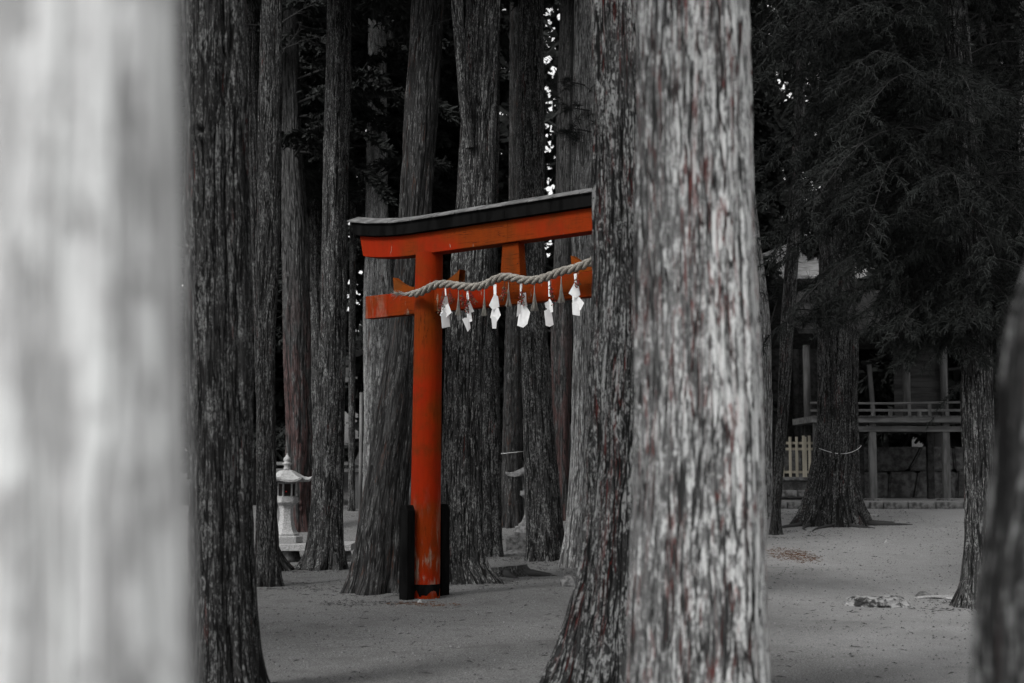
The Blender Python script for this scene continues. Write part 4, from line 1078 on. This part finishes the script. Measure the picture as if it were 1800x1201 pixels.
# picket fence
yf = 32.6; fz = at(900, 834, yf).z
fen = empty('picket_fence', (px_x(1405, yf), yf, zf), 'pale new wooden picket fence section left of the broad dark cedar', 'fence')
ox = fen.location.x
def fx(px): return px_x(px, yf) - ox
def fzz(py): return at(900, py, yf).z - zf
for px, wd, top in ((1375, 3, 772), (1387.5, 4.5, 768), (1399, 4.5, 768), (1411, 4.5, 766), (1415, 2.6, 768), (1421.5, 4.5, 766), (1431, 4, 768)):
    mb = MB(); h = fzz(top); mb.box((fx(px), 0, h / 2), (wd * yf / F, .03, h)); mb.build('picket', M['wood_pale'], fen, bevel=.003)
for py in (779, 789.5, 830):
    mb = MB(); mb.box((fx(1405), .033, fzz(py)), (58 * yf / F, .03, 4.4 * yf / F)); mb.build('rail', M['wood_pale'], fen, bevel=.003)
mb = MB(); mb.box((fx(1436), .06, fzz(800)), (.05, .05, 1.0)); mb.build('post', M['granite'], fen, bevel=.003)

# timber stage
YS = 31.6
stg = empty('timber_stage', (px_x(1600, YS), YS, zk - .01), 'weathered timber stage on posts with a low railing, right of the broad dark cedar', 'stage')
ox, oz = stg.location.x, stg.location.z
def sx(px, Y=YS): return px_x(px, Y) - ox
def sz(py, Y=YS): return at(900, py, Y).z - oz
x0, x1 = sx(1425), sx(1705)
mb = MB(); mb.box(((x0 + x1) / 2, 1.0, (sz(733) + sz(743)) / 2), (x1 - x0, 2.2, sz(733) - sz(743))); mb.build('deck', M['wood_grey_h'], stg, bevel=.006)
mb = MB()
for i in range(26):
    xx = x0 + (x1 - x0) * (i + .5) / 26; mb.box((xx, .99, sz(733) + .011), ((x1 - x0) / 26 - .012, 2.26, .018))
mb.build('deck_board', M['wood_grey'], stg)
mb = MB(); mb.box(((x0 + x1) / 2, .12, (sz(749) + sz(759)) / 2), (x1 - x0 - .2, .16, sz(749) - sz(759))); mb.build('under_beam', M['wood_grey_h'], stg, bevel=.006)
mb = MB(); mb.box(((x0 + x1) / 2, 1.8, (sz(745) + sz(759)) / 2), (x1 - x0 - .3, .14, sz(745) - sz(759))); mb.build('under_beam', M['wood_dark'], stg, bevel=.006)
for px in (1437, 1534.5, 1663.5):
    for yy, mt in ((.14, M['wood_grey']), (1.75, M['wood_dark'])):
        xx = sx(px) + (.0 if yy < 1 else .12)
        mb = MB(); mb.box((xx, yy, sz(743.5) / 2 - .0), (.15, .15, sz(743.5) - .004 if yy > 1 else sz(743.5) - .004)); mb.build('post', mt, stg, bevel=.008)
    mb = MB(); mb.lathe([(.24, -.05), (.23, .03), (.18, .05)], 12); mb.build('footing_stone', M['granite_dark'], stg, loc=(sx(px), .14, 0))
# railing
mb = MB(); mb.tube([(x0, .02, sz(708.5)), ((x0 + x1) / 2, .02, sz(709.5)), (x1, .02, sz(707))], .028, 10); mb.build('top_rail', M['wood_grey_h'], stg)
mb = MB(); mb.box(((x0 + x1) / 2, .02, sz(721.5)), (x1 - x0, .06, .055)); mb.build('mid_rail', M['wood_grey_h'], stg, bevel=.004)
for px in (1440, 1534, 1598, 1634, 1696):
    mb = MB(); mb.box((sx(px), .02, (sz(733) + .022 + sz(710.5)) / 2), (.07, .07, sz(710.5) - sz(733) - .022)); mb.build('rail_post', M['wood_grey'], stg, bevel=.004)
for px in (1480, 1565, 1616, 1665):
    mb = MB(); mb.box((sx(px), .02, (sz(733) + .022 + sz(723.8)) / 2), (.085, .05, sz(723.8) - sz(733) - .022)); mb.build('rail_block', M['wood_grey'], stg, bevel=.004)
# columns and roof
for px, yy in ((1602, .35), (1708, .35), (1452, .35), (1452, 2.0), (1708, 2.0)):
    mb = MB(); z0_ = sz(733) + .021; mb.tube([(sx(px), yy, z0_), (sx(px), yy, z0_ + 1.75)], .085, 14); mb.build('column', M['wood_grey'], stg, True)
zr = sz(733) + 1.77
mb = MB(); W_ = x1 - x0 + .9; xc = (x0 + x1) / 2
for s in (-1, 1):
    mb.prism([(xc - W_ / 2, 1.1, zr + 1.1), (xc + W_ / 2, 1.1, zr + 1.1), (xc + W_ / 2, 1.1 + s * 2.1, zr), (xc - W_ / 2, 1.1 + s * 2.1, zr)],
             [(xc - W_ / 2, 1.1, zr + 1.2), (xc + W_ / 2, 1.1, zr + 1.2), (xc + W_ / 2, 1.1 + s * 2.1, zr + .1), (xc - W_ / 2, 1.1 + s * 2.1, zr + .1)])
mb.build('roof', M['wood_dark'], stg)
# plank wall behind, right part
mb = MB()
for i in range(14):
    zz = sz(733) + .02 + i * .15; mb.box((sx(1668), 2.15, zz + .075), (sx(1712) - sx(1612), .03 + .006 * (i % 2), .144))
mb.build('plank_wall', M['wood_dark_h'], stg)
# leaning pole and bits on deck
mb = MB(); mb.tube([(sx(1553), .9, sz(733) + .02), (sx(1547), .9, sz(636))], .055, 12); mb.build('prop_post', M['wood_grey'], stg, True)
# boulder wall behind the posts
bw = empty('boulder_wall', (px_x(1600, 34.5), 34.5, zk - .02), 'dark dry-stone wall of huge fitted boulders under the timber stage', 'wall')
rd_ = random.Random(8); hb = at(900, 786, 34.5).z - zk
mb = MB(); mb.box((0, .5, hb / 2 - .1), (5.6, .5, hb + .1)); mb.build('fill', M['wood_dark'], bw)
x = -2.8; i = 0
seam = [[], []]
for row in range(2):
    x = -2.9 - .35 * row
    while x < 3.0:
        seam[row].append((x + rd_.uniform(-.05, .05), x + rd_.uniform(-.05, .05) + rd_.uniform(-.05, .38))); x += rd_.uniform(.5, 1.05)
for row in range(2):
    for k in range(len(seam[row]) - 1):
        (a0, a1), (b0, b1) = seam[row][k], seam[row][k + 1]
        if b0 - a0 < .15 or b1 - a1 < .15: continue
        za, zb = (0, hb * .54) if row == 0 else (hb * .54, hb * 1.0)
        bm = bmesh.new(); jz = [rd_.uniform(-.05, .05) for _ in range(4)]; fy = -.28 + rd_.uniform(-.06, .05); gp_ = .014
        vs4 = [(a0 + gp_, za + jz[0] * .3), (b0 - gp_, za + jz[1] * .3), (b1 - gp_, zb + jz[2] - gp_), (a1 + gp_, zb + jz[3] - gp_)]
        lo_ = [bm.verts.new((p[0], fy + rd_.uniform(-.04, .04), p[1])) for p in vs4]; hi_ = [bm.verts.new((p[0], .22, p[1])) for p in vs4]
        bm.faces.new(lo_); bm.faces.new(hi_[::-1])
        for q in range(4): bm.faces.new([lo_[q], hi_[q], hi_[(q + 1) % 4], lo_[(q + 1) % 4]])
        bmesh.ops.recalc_face_normals(bm, faces=bm.faces)
        bmesh.ops.bevel(bm, geom=bm.edges[:], offset=.04, segments=2, affect='EDGES')
        bmesh.ops.subdivide_edges(bm, edges=bm.edges[:], cuts=3, use_grid_fill=True)
        for v in bm.verts:
            nn = float(vnoise(np.array(v.co.x * 3 + 9), np.array(v.co.y * 3.), np.array(v.co.z * 3. + row * 5), 60)) - .5
            v.co.y += .12 * nn
        bmobj('boulder', bm, M['wall_stone'], bw)
# hall roof glimpsed through the trees, left of the broad cedar
YH = 40
hall = empty('shrine_hall', (px_x(1370, YH), YH + 3, float(gz(px_x(1370, YH), YH + 3))), 'dim shrine hall whose pale sloping roof shows left of the broad dark cedar', 'building')
hx, hy, hz = hall.location
e = at(1385, 490, YH); zr0 = e.z - hz
xa, xb = px_x(1245, YH) - hx, px_x(1560, YH) - hx
mb = MB(); apx = px_x(1480, YH) - hx
mb.prism([(xa, -3, zr0), (apx, -3, zr0 + .95), (xb, -3, zr0), ], [(xa, 3, zr0 + .0), (apx, 3, zr0 + .95), (xb, 3, zr0)]) if False else None
mb.prism([(xa, -3.0, zr0), (xb, -3.0, zr0), (apx + .6, 0, zr0 + 1.5), (apx - .6, 0, zr0 + 1.5)], [(xa, -3.0, zr0 + .08), (xb, -3.0, zr0 + .08), (apx + .6, 0, zr0 + 1.58), (apx - .6, 0, zr0 + 1.58)])
mb.prism([(xa, 3.0, zr0), (xa, -3.0, zr0), (apx - .6, 0, zr0 + 1.5)], [(xa, 3.0, zr0 + .08), (xa, -3.0, zr0 + .08), (apx - .6, 0, zr0 + 1.58)])
mb.prism([(xb, -3.0, zr0), (xb, 3.0, zr0), (apx + .6, 0, zr0 + 1.5)], [(xb, -3.0, zr0 + .08), (xb, 3.0, zr0 + .08), (apx + .6, 0, zr0 + 1.58)])
mb.build('roof', M['roofing'], hall)
mb = MB(); mb.box(((xa + xb) / 2, -2.98, zr0 - .07), (xb - xa, .1, .12)); mb.build('eave_beam', M['wood_dark'], hall)
mb = MB(); mb.box(((xa + xb) / 2, 0, zr0 / 2 - .2), (xb - xa - 1.4, 4.4, zr0 - .1)); mb.build('wall', M['wood_dark'], hall)
for px in (1300, 1352, 1404, 1500):
    mb = MB(); xx = px_x(px, YH) - hx; mb.tube([(xx, -2.6, -.4), (xx, -2.6, zr0 - .02)], .1, 10); mb.build('column', M['wood_dark'], hall, True)
# dim rail fence far left
yq = 34.0
rf = empty('rail_fence', (px_x(628, yq), yq, float(gz(px_x(628, yq), yq))), 'dim wooden rail fence far behind, glimpsed left of the leaning trunk', 'fence')
ox, oz = rf.location.x, rf.location.z
for py in (815, 827):
    mb = MB(); mb.box((0, 0, at(900, py, yq).z - oz), (4.4, .05, .08)); mb.build('rail', M['wood_grey_h'], rf, bevel=.004)
for i in range(7):
    mb = MB(); hh = at(900, 808, yq).z - oz; mb.box((-2 + i * .67, .055, hh / 2), (.08, .06, hh)); mb.build('post', M['wood_grey'], rf, bevel=.004)
# slim pole left of the pale trunk
pp = at(635, 690, 27); gp = float(gz(pp.x, 27))
o = MB(); o.tube([(0, 0, -.1), (0, 0, pp.z - gp)], [.035, .03], 12); o = o.build('metal_pole', M['wood_grey'], None, True, loc=(pp.x, 27, gp)); tag(o, 'slim grey pole standing just left of the pale trunk behind the gate', 'pole')
# cords
M['cord'] = simple('grey white cord', g(.34), g(.5), 30)
def cord(label, pts, r=.0055):
    mb = MB(); b = Vector(pts[0]); mb.tube([Vector(p) - b for p in pts], r, 6); o = mb.build('cord', M['cord'], None, True, loc=b); tag(o, label, 'cord')
def ring(px_l, px_r, py, Y, sag, label, yc):
    a, b = at(px_l, py, Y), at(px_r, py, Y); cx_ = (a.x + b.x) / 2; r = (b.x - a.x) / 2 * 1.04; pts = []
    for i in range(49):
        q = 2 * pi * i / 48; pts.append((cx_ + r * cos(q), yc + r * sin(q), a.z + .012 * cos(q) * 2 + sag * (0 if sin(q) > 0 else -sin(q) ** 2)))
    cord(label, pts)
ring(1437, 1511, 785, b16.y, .13, 'thin white cord tied round the broad dark cedar', b16.y)
cb = next(o for o in tw if 'slim grey trunk with white cord' in o['label'])
ring(880, 918, 796, 29.5, 0, 'thin white cord tied round the grey trunk left of the mottled trunk', 29.5)
for o in list(C.objects):
    if '_top' in o: del o['_top']
S.render.resolution_x, S.render.resolution_y = 1024, 683
